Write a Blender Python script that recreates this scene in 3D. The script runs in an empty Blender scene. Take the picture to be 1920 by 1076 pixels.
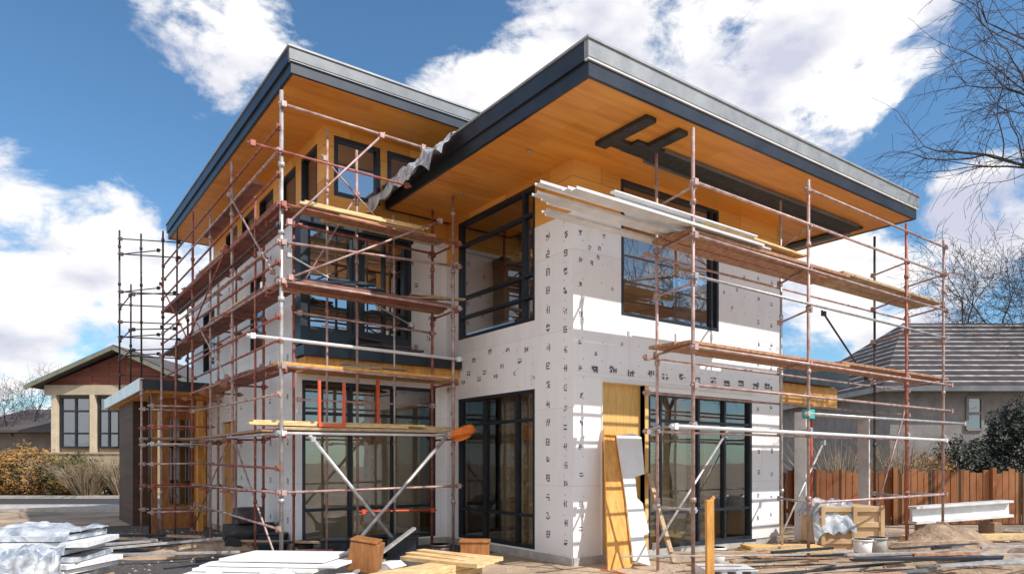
import bpy, math, random
from mathutils import Vector, noise
random.seed(7)
SC=bpy.context.scene
COL=SC.collection
C0=Vector((-7.065,-8.09,0)); FW=Vector((0.5892,0.8080,0)); RT=Vector((0.8080,-0.5892,0))
def site(l,d,z=0.0):
    v=C0+FW*d+RT*l
    return Vector((v.x,v.y,z))
# ---------------------------------------------------------------- materials
def newmat(name):
    m=bpy.data.materials.new(name); m.use_nodes=True
    nt=m.node_tree; nt.nodes.clear()
    out=nt.nodes.new('ShaderNodeOutputMaterial')
    b=nt.nodes.new('ShaderNodeBsdfPrincipled')
    nt.links.new(b.outputs[0],out.inputs[0])
    return m,nt,b,out
def N(nt,t,**k):
    n=nt.nodes.new(t)
    for a,v in k.items(): setattr(n,a,v)
    return n
def rgba(c): return (c[0],c[1],c[2],1)
def noisy(name,c1,c2,scale=4,rough=0.7,metal=0,bump=0.0,bscale=None,detail=6,stretch=(1,1,1),c3=None,contrast=(0.35,0.65)):
    m,nt,b,out=newmat(name); L=nt.links
    tc=N(nt,'ShaderNodeTexCoord'); mp=N(nt,'ShaderNodeMapping'); mp.inputs['Scale'].default_value=stretch
    L.new(tc.outputs['Object'],mp.inputs[0])
    n=N(nt,'ShaderNodeTexNoise'); n.inputs['Scale'].default_value=scale; n.inputs['Detail'].default_value=detail; n.inputs['Roughness'].default_value=0.65
    L.new(mp.outputs[0],n.inputs['Vector'])
    r=N(nt,'ShaderNodeValToRGB'); r.color_ramp.elements[0].position=contrast[0]; r.color_ramp.elements[1].position=contrast[1]
    r.color_ramp.elements[0].color=rgba(c1); r.color_ramp.elements[1].color=rgba(c2)
    if c3:
        e=r.color_ramp.elements.new(0.5*(contrast[0]+contrast[1])); e.color=rgba(c3)
    oi=N(nt,'ShaderNodeObjectInfo'); om=N(nt,'ShaderNodeMapRange'); om.inputs[3].default_value=0.82; om.inputs[4].default_value=1.12; L.new(oi.outputs['Random'],om.inputs[0])
    vm=N(nt,'ShaderNodeVectorMath',operation='SCALE'); L.new(r.outputs[0],vm.inputs[0]); L.new(om.outputs[0],vm.inputs['Scale'])
    L.new(n.outputs['Fac'],r.inputs[0]); L.new(vm.outputs[0] if c2[0]<0.78 and scale>1 else r.outputs[0],b.inputs['Base Color'])
    b.inputs['Roughness'].default_value=rough; b.inputs['Metallic'].default_value=metal
    if bump>0:
        n2=N(nt,'ShaderNodeTexNoise'); n2.inputs['Scale'].default_value=bscale or scale*4; n2.inputs['Detail'].default_value=8
        L.new(mp.outputs[0],n2.inputs['Vector'])
        bp=N(nt,'ShaderNodeBump'); bp.inputs['Strength'].default_value=bump; bp.inputs['Distance'].default_value=0.05
        L.new(n2.outputs['Fac'],bp.inputs['Height']); L.new(bp.outputs[0],b.inputs['Normal'])
    return m
def planks(name,cols,width=0.12,axis='x',length=2.4,rough=0.5,gap=0.01,grain=(1.5,30,30),groove=(0.06,0.03,0.01),cell=0.45):
    m,nt,b,out=newmat(name); L=nt.links
    tc=N(nt,'ShaderNodeTexCoord'); sp=N(nt,'ShaderNodeSeparateXYZ'); L.new(tc.outputs['Object'],sp.inputs[0])
    cb=N(nt,'ShaderNodeCombineXYZ')
    if axis=='x':
        L.new(sp.outputs[0],cb.inputs[0]); L.new(sp.outputs[1],cb.inputs[1])
    elif axis=='y':
        L.new(sp.outputs[1],cb.inputs[0]); L.new(sp.outputs[0],cb.inputs[1])
    else:
        ad=N(nt,'ShaderNodeMath'); L.new(sp.outputs[0],ad.inputs[0]); L.new(sp.outputs[1],ad.inputs[1])
        if axis=='h': L.new(ad.outputs[0],cb.inputs[0]); L.new(sp.outputs[2],cb.inputs[1])
        else: L.new(sp.outputs[2],cb.inputs[0]); L.new(ad.outputs[0],cb.inputs[1])
    br=N(nt,'ShaderNodeTexBrick'); br.inputs['Scale'].default_value=1
    br.inputs['Brick Width'].default_value=length; br.inputs['Row Height'].default_value=width
    br.inputs['Mortar Size'].default_value=gap*0.5; br.inputs['Mortar Smooth'].default_value=0.3; br.inputs['Bias'].default_value=0
    br.inputs['Color1'].default_value=(0,0,0,1); br.inputs['Color2'].default_value=(1,1,1,1); br.inputs['Mortar'].default_value=(0.5,0.5,0.5,1)
    L.new(cb.outputs[0],br.inputs['Vector'])
    mp=N(nt,'ShaderNodeMapping'); mp.inputs['Scale'].default_value=grain; L.new(cb.outputs[0],mp.inputs[0])
    n=N(nt,'ShaderNodeTexNoise'); n.inputs['Scale'].default_value=1; n.inputs['Detail'].default_value=6; n.inputs['Distortion'].default_value=0.6
    L.new(mp.outputs[0],n.inputs['Vector'])
    n3=N(nt,'ShaderNodeTexNoise'); n3.inputs['Scale'].default_value=0.7; n3.inputs['Detail'].default_value=3; L.new(tc.outputs['Object'],n3.inputs['Vector'])
    mx=N(nt,'ShaderNodeMix',data_type='FLOAT'); mx.inputs[0].default_value=1-cell
    L.new(br.outputs['Color'],mx.inputs[2]); L.new(n.outputs['Fac'],mx.inputs[3])
    mx2=N(nt,'ShaderNodeMix',data_type='FLOAT'); mx2.inputs[0].default_value=0.3
    L.new(mx.outputs[0],mx2.inputs[2]); L.new(n3.outputs['Fac'],mx2.inputs[3])
    r=N(nt,'ShaderNodeValToRGB'); els=r.color_ramp.elements
    els[0].position=0.25; els[0].color=rgba(cols[0]); els[1].position=0.75; els[1].color=rgba(cols[-1])
    if len(cols)>2:
        e=els.new(0.5); e.color=rgba(cols[1])
    L.new(mx2.outputs[0],r.inputs[0])
    mg=N(nt,'ShaderNodeMix',data_type='RGBA'); mg.inputs[7].default_value=rgba(groove)
    L.new(br.outputs['Fac'],mg.inputs[0]); L.new(r.outputs[0],mg.inputs[6]); L.new(mg.outputs[2],b.inputs['Base Color'])
    b.inputs['Roughness'].default_value=rough
    bp=N(nt,'ShaderNodeBump'); bp.invert=True; bp.inputs['Strength'].default_value=0.3; bp.inputs['Distance'].default_value=0.01
    L.new(br.outputs['Fac'],bp.inputs['Height']); L.new(bp.outputs[0],b.inputs['Normal'])
    return m
M={}
M['cedar']=planks('cedar_soffit_boards',[(0.54,0.185,0.026),(0.76,0.30,0.045),(0.88,0.42,0.085)],0.30,'x',2.4,0.38,gap=0.004,groove=(0.5,0.18,0.03),cell=0.22,grain=(0.9,9,9))
M['cedarv']=planks('cedar_wall_boards',[(0.56,0.23,0.04),(0.76,0.37,0.07),(0.88,0.50,0.14)],0.6,'h',1.2,0.6,groove=(0.3,0.14,0.03))
M['lap']=planks('brown_lap_siding',[(0.05,0.025,0.015),(0.11,0.05,0.03)],0.1,'h',3,0.7)
M['fence']=planks('stained_fence_boards',[(0.17,0.055,0.02),(0.28,0.10,0.035),(0.40,0.17,0.065)],0.165,'v',5,0.8,gap=0.02)
M['ply']=noisy('plywood',(0.62,0.36,0.10),(0.80,0.52,0.20),3,0.65,stretch=(6,6,0.7),bump=0.1)
M['pine']=noisy('sawn_pine',(0.58,0.36,0.15),(0.82,0.62,0.33),2,0.7,stretch=(3,3,14),bump=0.1)
M['pine2']=noisy('weathered_pine',(0.30,0.20,0.12),(0.54,0.40,0.26),3,0.8,stretch=(3,3,10),bump=0.15)
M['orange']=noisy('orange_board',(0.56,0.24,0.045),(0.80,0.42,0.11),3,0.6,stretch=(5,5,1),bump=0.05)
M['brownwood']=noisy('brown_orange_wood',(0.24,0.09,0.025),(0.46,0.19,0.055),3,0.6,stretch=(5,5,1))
M['dark']=noisy('charcoal_metal',(0.018,0.024,0.034),(0.035,0.042,0.055),2,0.38,0.3)
M['navy']=noisy('slate_fascia_metal',(0.020,0.025,0.036),(0.040,0.047,0.062),1.5,0.35,0.25)
M['grey']=noisy('light_roof_metal',(0.24,0.25,0.26),(0.36,0.37,0.38),2.5,0.45,0.15)
M['slate']=noisy('grey_slate_metal',(0.13,0.14,0.155),(0.22,0.23,0.245),1.5,0.42,0.15)
M['lip']=noisy('white_roof_trim',(0.72,0.72,0.74),(0.84,0.84,0.85),3,0.4)
M['galv']=noisy('galvanised_steel',(0.36,0.35,0.35),(0.62,0.60,0.59),9,0.42,0.45)
M['rust']=noisy('rust_red_steel',(0.20,0.06,0.045),(0.46,0.18,0.13),7,0.6,0.15,c3=(0.34,0.11,0.08))
M['mixed']=noisy('worn_scaffold_steel',(0.33,0.14,0.11),(0.56,0.46,0.43),5,0.5,0.2)
M['darksteel']=noisy('dark_scaffold_steel',(0.04,0.03,0.035),(0.11,0.08,0.08),6,0.5,0.4)
M['red']=noisy('red_guard_paint',(0.56,0.06,0.02),(0.72,0.12,0.05),4,0.5)
M['deck']=noisy('stained_deck_plank',(0.26,0.12,0.07),(0.54,0.31,0.18),3,0.75,stretch=(5,5,5),bump=0.15)
M['deckred']=noisy('red_scaffold_plank',(0.14,0.05,0.045),(0.34,0.14,0.10),3,0.7,bump=0.1)
M['alu']=noisy('white_aluminium',(0.62,0.62,0.63),(0.82,0.82,0.82),3,0.35,0.1)
M['whitepaint']=noisy('white_paint',(0.74,0.73,0.72),(0.84,0.83,0.82),2,0.5)
M['cream']=noisy('cream_paint',(0.50,0.41,0.29),(0.60,0.50,0.37),2,0.6)
M['foam']=noisy('white_foam',(0.60,0.62,0.65),(0.84,0.84,0.85),3,0.8,bump=0.3)
M['concrete']=noisy('concrete',(0.30,0.29,0.27),(0.45,0.43,0.40),5,0.85,bump=0.2)
M['tan']=noisy('tan_interior',(0.66,0.50,0.32),(0.80,0.65,0.44),0.9,0.8)
M['wallshade']=noisy('wall_shade_grey',(0.22,0.20,0.19),(0.30,0.28,0.26),1.5,0.8)
M['print']=noisy('dark_print',(0.03,0.03,0.04),(0.10,0.10,0.11),12,0.7)
M['cap']=noisy('grey_fastener',(0.50,0.50,0.52),(0.60,0.60,0.62),12,0.5)
M['ground']=noisy('site_dirt',(0.19,0.13,0.09),(0.54,0.40,0.28),0.55,0.95,bump=0.9,bscale=9,c3=(0.35,0.26,0.18),contrast=(0.32,0.66))
M['dirt']=noisy('dug_earth',(0.22,0.14,0.09),(0.46,0.33,0.22),3,0.95,bump=1,bscale=12)
M['gravel']=noisy('dark_gravel',(0.04,0.036,0.036),(0.20,0.175,0.16),14,0.95,bump=1.0,bscale=40)
M['asphalt']=noisy('asphalt',(0.04,0.04,0.043),(0.065,0.065,0.068),8,0.9,bump=0.3,bscale=80)
M['paving']=noisy('pale_paving',(0.33,0.30,0.27),(0.45,0.42,0.38),4,0.9,bump=0.2)
M['lawn']=noisy('winter_lawn',(0.12,0.12,0.04),(0.30,0.25,0.10),2.5,0.95,bump=0.8,bscale=30)
M['bark']=noisy('bark',(0.035,0.026,0.028),(0.09,0.068,0.065),6,0.9)
M['stucco']=noisy('cream_stucco',(0.40,0.30,0.20),(0.50,0.39,0.27),3,0.9,bump=0.1)
M['greystucco']=noisy('grey_stucco',(0.20,0.19,0.19),(0.29,0.275,0.27),2,0.9,bump=0.1)
M['gable']=planks('red_brown_shingles',[(0.16,0.045,0.03),(0.26,0.09,0.06)],0.25,'h',0.4,0.8)
M['shingle']=planks('dark_shingles',[(0.06,0.05,0.05),(0.12,0.10,0.10)],0.25,'h',0.4,0.85)
M['green']=noisy('green_grey_trim',(0.18,0.19,0.14),(0.26,0.27,0.2),2,0.6)
M['card']=noisy('cardboard',(0.42,0.27,0.14),(0.58,0.40,0.23),2,0.8)
M['rubber']=noisy('black_rubber',(0.015,0.015,0.015),(0.04,0.04,0.04),8,0.6)
M['safety']=noisy('orange_fabric',(0.70,0.15,0.02),(0.82,0.25,0.04),6,0.7)
M['teal']=noisy('teal_tape',(0.02,0.35,0.33),(0.05,0.45,0.42),5,0.5)
def leafmat(name,a,b2): return noisy(name,a,b2,2.2,0.8,detail=4,contrast=(0.4,0.6))
M['hedge']=leafmat('hedge_leaves',(0.035,0.045,0.015),(0.20,0.15,0.035))
M['hedge2']=leafmat('rust_hedge_leaves',(0.10,0.06,0.02),(0.38,0.19,0.05))
M['dry']=leafmat('dry_stems',(0.20,0.14,0.08),(0.42,0.33,0.23))
M['conifer']=leafmat('dark_needles',(0.010,0.018,0.014),(0.04,0.055,0.03))
def insul():
    m,nt,b,out=newmat('white_insulation_board'); L=nt.links
    tc=N(nt,'ShaderNodeTexCoord'); sp=N(nt,'ShaderNodeSeparateXYZ'); L.new(tc.outputs['Object'],sp.inputs[0])
    ad=N(nt,'ShaderNodeMath'); L.new(sp.outputs[0],ad.inputs[0]); L.new(sp.outputs[1],ad.inputs[1])
    cb=N(nt,'ShaderNodeCombineXYZ'); L.new(ad.outputs[0],cb.inputs[0]); L.new(sp.outputs[2],cb.inputs[1])
    br=N(nt,'ShaderNodeTexBrick'); br.inputs['Scale'].default_value=1; br.inputs['Brick Width'].default_value=2.44; br.inputs['Row Height'].default_value=1.22
    br.inputs['Mortar Size'].default_value=0.004; br.inputs['Mortar Smooth'].default_value=0.2
    br.inputs['Color1'].default_value=(0.86,0.86,0.885,1); br.inputs['Color2'].default_value=(0.90,0.90,0.92,1); br.inputs['Mortar'].default_value=(0.68,0.68,0.71,1)
    L.new(cb.outputs[0],br.inputs['Vector'])
    n=N(nt,'ShaderNodeTexNoise'); n.inputs['Scale'].default_value=1.3; n.inputs['Detail'].default_value=8; n.inputs['Roughness'].default_value=0.7
    mp=N(nt,'ShaderNodeMapping'); mp.inputs['Scale'].default_value=(2,2,0.7); L.new(tc.outputs['Object'],mp.inputs[0]); L.new(mp.outputs[0],n.inputs['Vector'])
    r=N(nt,'ShaderNodeValToRGB'); r.color_ramp.elements[0].position=0.3; r.color_ramp.elements[0].color=(0.92,0.91,0.90,1); r.color_ramp.elements[1].position=0.5; r.color_ramp.elements[1].color=(1,1,1,1)
    L.new(n.outputs['Fac'],r.inputs[0])
    dz=N(nt,'ShaderNodeMapRange'); dz.inputs[1].default_value=0.0; dz.inputs[2].default_value=0.5; dz.inputs[3].default_value=0.5; dz.inputs[4].default_value=0.0
    L.new(sp.outputs[2],dz.inputs[0]); dm=N(nt,'ShaderNodeMath',operation='MULTIPLY'); L.new(dz.outputs[0],dm.inputs[0]); L.new(n.outputs['Fac'],dm.inputs[1])
    mx=N(nt,'ShaderNodeMix',data_type='RGBA',blend_type='MULTIPLY'); mx.inputs[0].default_value=1
    L.new(br.outputs['Color'],mx.inputs[6]); L.new(r.outputs[0],mx.inputs[7])
    md=N(nt,'ShaderNodeMix',data_type='RGBA'); md.inputs[7].default_value=(0.38,0.29,0.21,1); L.new(dm.outputs[0],md.inputs[0]); L.new(mx.outputs[2],md.inputs[6])
    L.new(md.outputs[2],b.inputs['Base Color'])
    b.inputs['Roughness'].default_value=0.5
    bp=N(nt,'ShaderNodeBump'); bp.invert=True; bp.inputs['Strength'].default_value=0.4; bp.inputs['Distance'].default_value=0.01; L.new(br.outputs['Fac'],bp.inputs['Height']); L.new(bp.outputs[0],b.inputs['Normal'])
    return m
M['insul']=insul()
def glassmat(name,tint=(0.55,0.6,0.65),base=0.12,gcol=(0.90,0.95,1)):
    m,nt,b,out=newmat(name); L=nt.links
    nt.nodes.remove(b)
    tr=N(nt,'ShaderNodeBsdfTransparent'); tr.inputs[0].default_value=rgba(tint)
    gl=N(nt,'ShaderNodeBsdfGlossy'); gl.inputs['Roughness'].default_value=0.01; gl.inputs[0].default_value=rgba(gcol)
    fr=N(nt,'ShaderNodeFresnel'); fr.inputs[0].default_value=1.5
    mr=N(nt,'ShaderNodeMapRange'); mr.inputs[1].default_value=0; mr.inputs[2].default_value=1; mr.inputs[3].default_value=base; mr.inputs[4].default_value=1
    tc=N(nt,'ShaderNodeTexCoord'); n=N(nt,'ShaderNodeTexNoise'); n.inputs['Scale'].default_value=0.9
    L.new(tc.outputs['Object'],n.inputs['Vector'])
    bp=N(nt,'ShaderNodeBump'); bp.inputs['Strength'].default_value=0.08; bp.inputs['Distance'].default_value=0.05; L.new(n.outputs['Fac'],bp.inputs['Height'])
    L.new(bp.outputs[0],gl.inputs['Normal'])
    L.new(fr.outputs[0],mr.inputs[0]); mx=N(nt,'ShaderNodeMixShader'); L.new(mr.outputs[0],mx.inputs[0]); L.new(tr.outputs[0],mx.inputs[1]); L.new(gl.outputs[0],mx.inputs[2])
    L.new(mx.outputs[0],out.inputs[0]); return m
M['glass']=glassmat('window_glass',(0.86,0.89,0.90),0.14)
M['glasssky']=glassmat('reflective_window_glass',(0.46,0.50,0.55),0.36)
M['glassmute']=glassmat('muted_window_glass',(0.75,0.73,0.70),0.26,(0.95,0.90,0.86))
M['glassdark']=glassmat('dark_window_glass',(0.16,0.2,0.26),0.22)
def tilemat():
    m,nt,b,out=newmat('concrete_roof_tiles'); L=nt.links
    tc=N(nt,'ShaderNodeTexCoord'); sp=N(nt,'ShaderNodeSeparateXYZ'); L.new(tc.outputs['Object'],sp.inputs[0])
    ml=N(nt,'ShaderNodeMath',operation='MULTIPLY'); ml.inputs[1].default_value=3.6; L.new(sp.outputs[2],ml.inputs[0])
    fr=N(nt,'ShaderNodeMath',operation='FRACT'); L.new(ml.outputs[0],fr.inputs[0])
    r=N(nt,'ShaderNodeValToRGB'); e=r.color_ramp.elements; e[0].position=0.0; e[0].color=(0.016,0.012,0.013,1); e[1].position=0.3; e[1].color=(0.042,0.032,0.032,1)  # dark bands paint the shadows of the tile rows into the colour
    x=e.new(0.72); x.color=(0.055,0.042,0.042,1); y=e.new(0.88); y.color=(0.46,0.43,0.42,1)
    L.new(fr.outputs[0],r.inputs[0])
    n=N(nt,'ShaderNodeTexNoise'); n.inputs['Scale'].default_value=2; n.inputs['Detail'].default_value=6; L.new(tc.outputs['Object'],n.inputs['Vector'])
    r2=N(nt,'ShaderNodeValToRGB'); r2.color_ramp.elements[0].position=.35; r2.color_ramp.elements[0].color=(.45,.42,.42,1); r2.color_ramp.elements[1].position=.6; L.new(n.outputs['Fac'],r2.inputs[0])
    mx=N(nt,'ShaderNodeMix',data_type='RGBA',blend_type='MULTIPLY'); mx.inputs[0].default_value=1
    L.new(r.outputs[0],mx.inputs[6]); L.new(r2.outputs['Color'],mx.inputs[7]); L.new(mx.outputs[2],b.inputs['Base Color']); b.inputs['Roughness'].default_value=0.85
    return m
M['tiles']=tilemat()
def plasticmat():
    m,nt,b,out=newmat('plastic_wrap'); b.inputs['Roughness'].default_value=0.25
    L=nt.links; tc=N(nt,'ShaderNodeTexCoord'); n=N(nt,'ShaderNodeTexNoise'); n.inputs['Scale'].default_value=3; n.inputs['Detail'].default_value=6; n.inputs['Distortion'].default_value=1.5
    L.new(tc.outputs['Object'],n.inputs['Vector']); r=N(nt,'ShaderNodeValToRGB'); r.color_ramp.elements[0].position=0.38; r.color_ramp.elements[0].color=(0.24,0.28,0.34,1); r.color_ramp.elements[1].position=0.62; r.color_ramp.elements[1].color=(0.64,0.66,0.69,1)
    L.new(n.outputs['Fac'],r.inputs[0]); L.new(r.outputs[0],b.inputs['Base Color'])
    bp=N(nt,'ShaderNodeBump'); bp.inputs['Strength'].default_value=0.7; bp.inputs['Distance'].default_value=0.06; L.new(n.outputs['Fac'],bp.inputs['Height']); L.new(bp.outputs[0],b.inputs['Normal'])
    return m
M['plastic']=plasticmat()
# ---------------------------------------------------------------- mesh builder
class MB:
    def __init__(s): s.v=[]; s.f=[]; s.sm=[]
    def hexa(s,p):
        b=len(s.v); s.v+= [Vector(q) for q in p]
        for f in ((0,3,2,1),(4,5,6,7),(0,1,5,4),(1,2,6,5),(2,3,7,6),(3,0,4,7)):
            s.f.append(tuple(b+i for i in f)); s.sm.append(False)
        return s
    def box(s,x0,x1,y0,y1,z0,z1):
        return s.hexa([(x0,y0,z0),(x1,y0,z0),(x1,y1,z0),(x0,y1,z0),(x0,y0,z1),(x1,y0,z1),(x1,y1,z1),(x0,y1,z1)])
    def sbox(s,l0,l1,d0,d1,z0,z1):
        return s.hexa([site(l0,d0,z0),site(l1,d0,z0),site(l1,d1,z0),site(l0,d1,z0),site(l0,d0,z1),site(l1,d0,z1),site(l1,d1,z1),site(l0,d1,z1)])
    def beam(s,p,q,w,h,up=Vector((0,0,1))):
        p=Vector(p);q=Vector(q);d=(q-p).normalized(); a=d.cross(up)
        if a.length<1e-4: a=Vector((1,0,0))
        a.normalize(); u=a.cross(d).normalized(); a=a*w/2; u=u*h/2
        return s.hexa([p-a-u,p+a-u,q+a-u,q-a-u,p-a+u,p+a+u,q+a+u,q-a+u])
    def prism(s,pts,t):
        n=len(pts); b=len(s.v); s.v+=[Vector(p) for p in pts]+[Vector(p)+Vector(t) for p in pts]
        s.f.append(tuple(range(b,b+n))); s.f.append(tuple(reversed(range(b+n,b+2*n)))); s.sm+=[False,False]
        for i in range(n):
            j=(i+1)%n; s.f.append((b+j,b+i,b+n+i,b+n+j)); s.sm.append(False)
        return s
    def tube(s,p,q,r0,r1=None,n=8,caps=True):
        if r1 is None:r1=r0
        p=Vector(p);q=Vector(q);d=(q-p)
        if d.length<1e-6:return s
        d.normalize(); a=d.cross(Vector((0,0,1)))
        if a.length<1e-3:a=Vector((1,0,0))
        a.normalize(); u=a.cross(d); b=len(s.v)
        for c,r in ((p,r0),(q,r1)):
            for i in range(n):
                t=2*math.pi*i/n; s.v.append(c+a*(r*math.cos(t))+u*(r*math.sin(t)))
        for i in range(n):
            j=(i+1)%n; s.f.append((b+j,b+i,b+n+i,b+n+j)); s.sm.append(True)
        if caps:
            s.f.append(tuple(b+i for i in range(n))); s.sm.append(False)
            s.f.append(tuple(b+n+i for i in reversed(range(n)))); s.sm.append(False)
        return s
    def poly(s,pts,smooth=False):
        b=len(s.v); s.v+=[Vector(p) for p in pts]; s.f.append(tuple(range(b,b+len(pts)))); s.sm.append(smooth); return s
    def grid(s,fn,nu,nv,smooth=True):
        b=len(s.v)
        for i in range(nu+1):
            for j in range(nv+1): s.v.append(Vector(fn(i/nu,j/nv)))
        for i in range(nu):
            for j in range(nv):
                a=b+i*(nv+1)+j; s.f.append((a,a+nv+1,a+nv+2,a+1)); s.sm.append(smooth)
        return s
    def build(s,name,mat,parent=None,origin=None,bevel=0):
        if parent is not None:
            po=wloc(parent)
            if origin is None: origin=po
        if origin is None:
            zs=min(v.z for v in s.v); cx=sum(v.x for v in s.v)/len(s.v); cy=sum(v.y for v in s.v)/len(s.v); origin=Vector((cx,cy,zs))
        origin=Vector(origin)
        me=bpy.data.meshes.new(name); me.from_pydata([tuple(v-origin) for v in s.v],[],s.f); me.validate()
        if len(me.polygons)==len(s.sm): me.polygons.foreach_set('use_smooth',s.sm)
        me.materials.append(mat); o=bpy.data.objects.new(name,me); COL.objects.link(o)
        if parent is not None: o.parent=parent; o.location=origin-po
        else: o.location=origin
        WL[o.name]=origin
        if bevel: 
            m=o.modifiers.new('edge','BEVEL'); m.width=bevel; m.segments=2; m.limit_method='ANGLE'
        return o
WL={}
def wloc(o): return WL[o.name]
def empty(name,loc,label=None,cat=None,parent=None,group=None):
    o=bpy.data.objects.new(name,None); o.empty_display_size=0.2; COL.objects.link(o); loc=Vector(loc)
    if parent: o.parent=parent; o.location=loc-wloc(parent)
    else: o.location=loc
    WL[o.name]=loc
    if label:o['label']=label
    if cat:o['category']=cat
    if group:o['group']=group
    return o
def tag(o,label,cat,group=None):
    o['label']=label;o['category']=cat
    if group:o['group']=group
    return o
# ---------------------------------------------------------------- ground & setting
g=MB(); g.poly([(-600,-600,0),(900,-600,0),(900,900,0),(-600,900,0)])
o=g.build('ground',M['ground'],origin=(0,0,0)); o['kind']='structure'
g=MB(); pts=[]
for i in range(28):
    t=2*math.pi*i/28; r=1+0.12*math.sin(3*t+1)+0.08*math.sin(7*t)
    pts.append(site(-6.2+6.3*r*math.cos(t),13.2+4.2*r*math.sin(t),0.004))
g.poly(pts); o=g.build('gravel_path',M['gravel']); o['kind']='structure'
g=MB(); g.sbox(-60,-5.5,24,30,-0.05,0.008); o=g.build('road',M['asphalt']); o['kind']='structure'
g=MB(); g.sbox(-60,-5.5,23.7,23.98,-0.05,0.13); g.sbox(-60,-5.5,30.02,30.3,-0.05,0.13); g.sbox(-60,-5.5,22.2,23.7,-0.05,0.10); o=g.build('pavement',M['paving']); o['kind']='structure'
g=MB(); g.sbox(-60,-9,30.3,34,-0.05,0.06); o=g.build('lawn',M['lawn']); o['kind']='structure'
def mound(cx,cy,rx,ry,h,seed,mat='dirt'):
    m=MB()
    def fn(u,v):
        t=2*math.pi*u; r=v; x=cx+rx*r*math.cos(t); y=cy+ry*r*math.sin(t)
        n=noise.fractal(Vector((x*2.2+seed,y*2.2,seed)),1,2,5)
        z=h*(math.cos(r*math.pi/2)**1.3)+n*0.16*h*2*(1-r)
        if v>=0.999: z=-0.03
        return (x,y,z)
    m.grid(fn,48,18); o=m.build('dirt_mound',M[mat]); o['kind']='structure'
for l,d,a,b,h,s in ((8.2,13.2,1.5,.8,.42,3),(9.6,12.2,1.3,.7,.28,9),(-5.2,12.3,1.6,.6,.22,14),(6.9,10.6,1.0,.6,.16,19),(4.6,8.9,1.1,.5,.10,25),(7.4,9.6,1.2,.5,.14,29)):
    p=site(l,d); mound(p.x,p.y,a,b,h,s)
st=MB()
for i in range(1600):
    l=random.uniform(-9,12); d=random.uniform(6.5,17); s=random.uniform(0.008,0.035)*(1 if random.random()<0.93 else 2.2)
    c=site(l,d,s*0.3); a=random.random()*3
    e1=Vector((math.cos(a),math.sin(a),0))*s; e2=Vector((-math.sin(a),math.cos(a),0))*s*random.uniform(.5,1); e3=Vector((0,0,s*0.7))
    pts=[c+e1,c+e2,c-e1,c-e2]; b=len(st.v); st.v+=pts+[c+e3]
    for k in range(4): st.f.append((b+k,b+(k+1)%4,b+4)); st.sm.append(False)
o=st.build('gravel_stones',M['concrete']); o['kind']='stuff'; tag(o,'loose grey stones scattered over the dirt yard','gravel')
# ---------------------------------------------------------------- HOUSE
H=empty('house',(0,0,0),'two-storey house under construction, white insulation boards, cedar eaves','house')
def wbox(mb,axis,c0,c1,a0,a1,z0,z1):
    if axis=='y': mb.box(a0,a1,c0,c1,z0,z1)
    else: mb.box(c0,c1,a0,a1,z0,z1)
def wall(mb,axis,c0,c1,a0,a1,z0,z1,ops=()):
    A=sorted({a0,a1}|{min(max(v,a0),a1) for o in ops for v in o[:2]})
    for i in range(len(A)-1):
        am=(A[i]+A[i+1])/2
        segs=sorted([(max(o[2],z0),min(o[3],z1)) for o in ops if o[0]<am<o[1] and o[3]>z0 and o[2]<z1])
        z=z0
        for s0,s1 in segs:
            if s0>z+1e-4: wbox(mb,axis,c0,c1,A[i],A[i+1],z,s0)
            z=max(z,s1)
        if z<z1-1e-4: wbox(mb,axis,c0,c1,A[i],A[i+1],z,z1)
def window(axis,c,a0,a1,z0,z1,ma=(),mz=(),w=0.06,glass='glass',sgn=1,panes=None):
    loc=(((a0+a1)/2,c,z0) if axis=='y' else (c,(a0+a1)/2,z0))
    E=empty('window',loc,parent=H)
    f=MB(); c0,c1=(c-0.02*sgn,c+0.10*sgn); c0,c1=min(c0,c1),max(c0,c1)
    wbox(f,axis,c0,c1,a0,a1,z0,z0+w); wbox(f,axis,c0,c1,a0,a1,z1-w,z1)
    wbox(f,axis,c0,c1,a0,a0+w,z0+w,z1-w); wbox(f,axis,c0,c1,a1-w,a1,z0+w,z1-w)
    d0,d1=c0+0.012,c1-0.012
    for a in ma: wbox(f,axis,d0,d1,a-w*0.42,a+w*0.42,z0+w,z1-w)
    for z in mz: wbox(f,axis,d0-0.004,d1-0.004,a0+w,a1-w,z-w*0.42,z+w*0.42)
    f.build('frame',M['dark'],E)
    g=MB(); cm=c+0.045*sgn
    A=a0+w*.6; B=a1-w*.6; Z=z0+w*.6; Y=z1-w*.6
    if axis=='y': g.poly([(A,cm,Z),(B,cm,Z),(B,cm,Y),(A,cm,Y)])
    else: g.poly([(cm,B,Z),(cm,A,Z),(cm,A,Y),(cm,B,Y)])
    g.build('pane',M[glass],E)
    return E
T=0.2
front_lo=[(0.583,1.58,0.0,2.87),(1.66,4.55,0.12,2.78)]
front_up=[(1.03,3.54,3.98,6.2)]
left_lo=[(0.96,3.35,0.15,2.80)]
left_up=[(0.96,3.35,3.93,6.17)]
wf_lo=[(-2.9,-0.25,0.15,3.02)]
wf_up=[(-2.9,-1.1,3.7,5.5)]
wl=[(7.6,8.9,0.0,2.5),(5.6,6.6,3.8,5.3),(9.6,10.8,3.8,5.3)]
m=MB()
wall(m,'y',0,T,0,5.45,0,5.45,front_lo+front_up)
wall(m,'x',0,T,T,3.8,0,5.45,left_lo+left_up)
wall(m,'y',3.8,3.8+T,-3.0,0.2,0,5.8,wf_lo+wf_up)
wall(m,'x',-3.0,-3.0+T,3.8+T,12,0,5.8,wl)
wall(m,'x',5.25,5.45,T,12,0,5.45,[(6,8,3.9,5.2),(1.2,2.2,0,2.4)])
wall(m,'y',11.8,12,-2.8,5.25,0,5.8,[])
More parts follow.
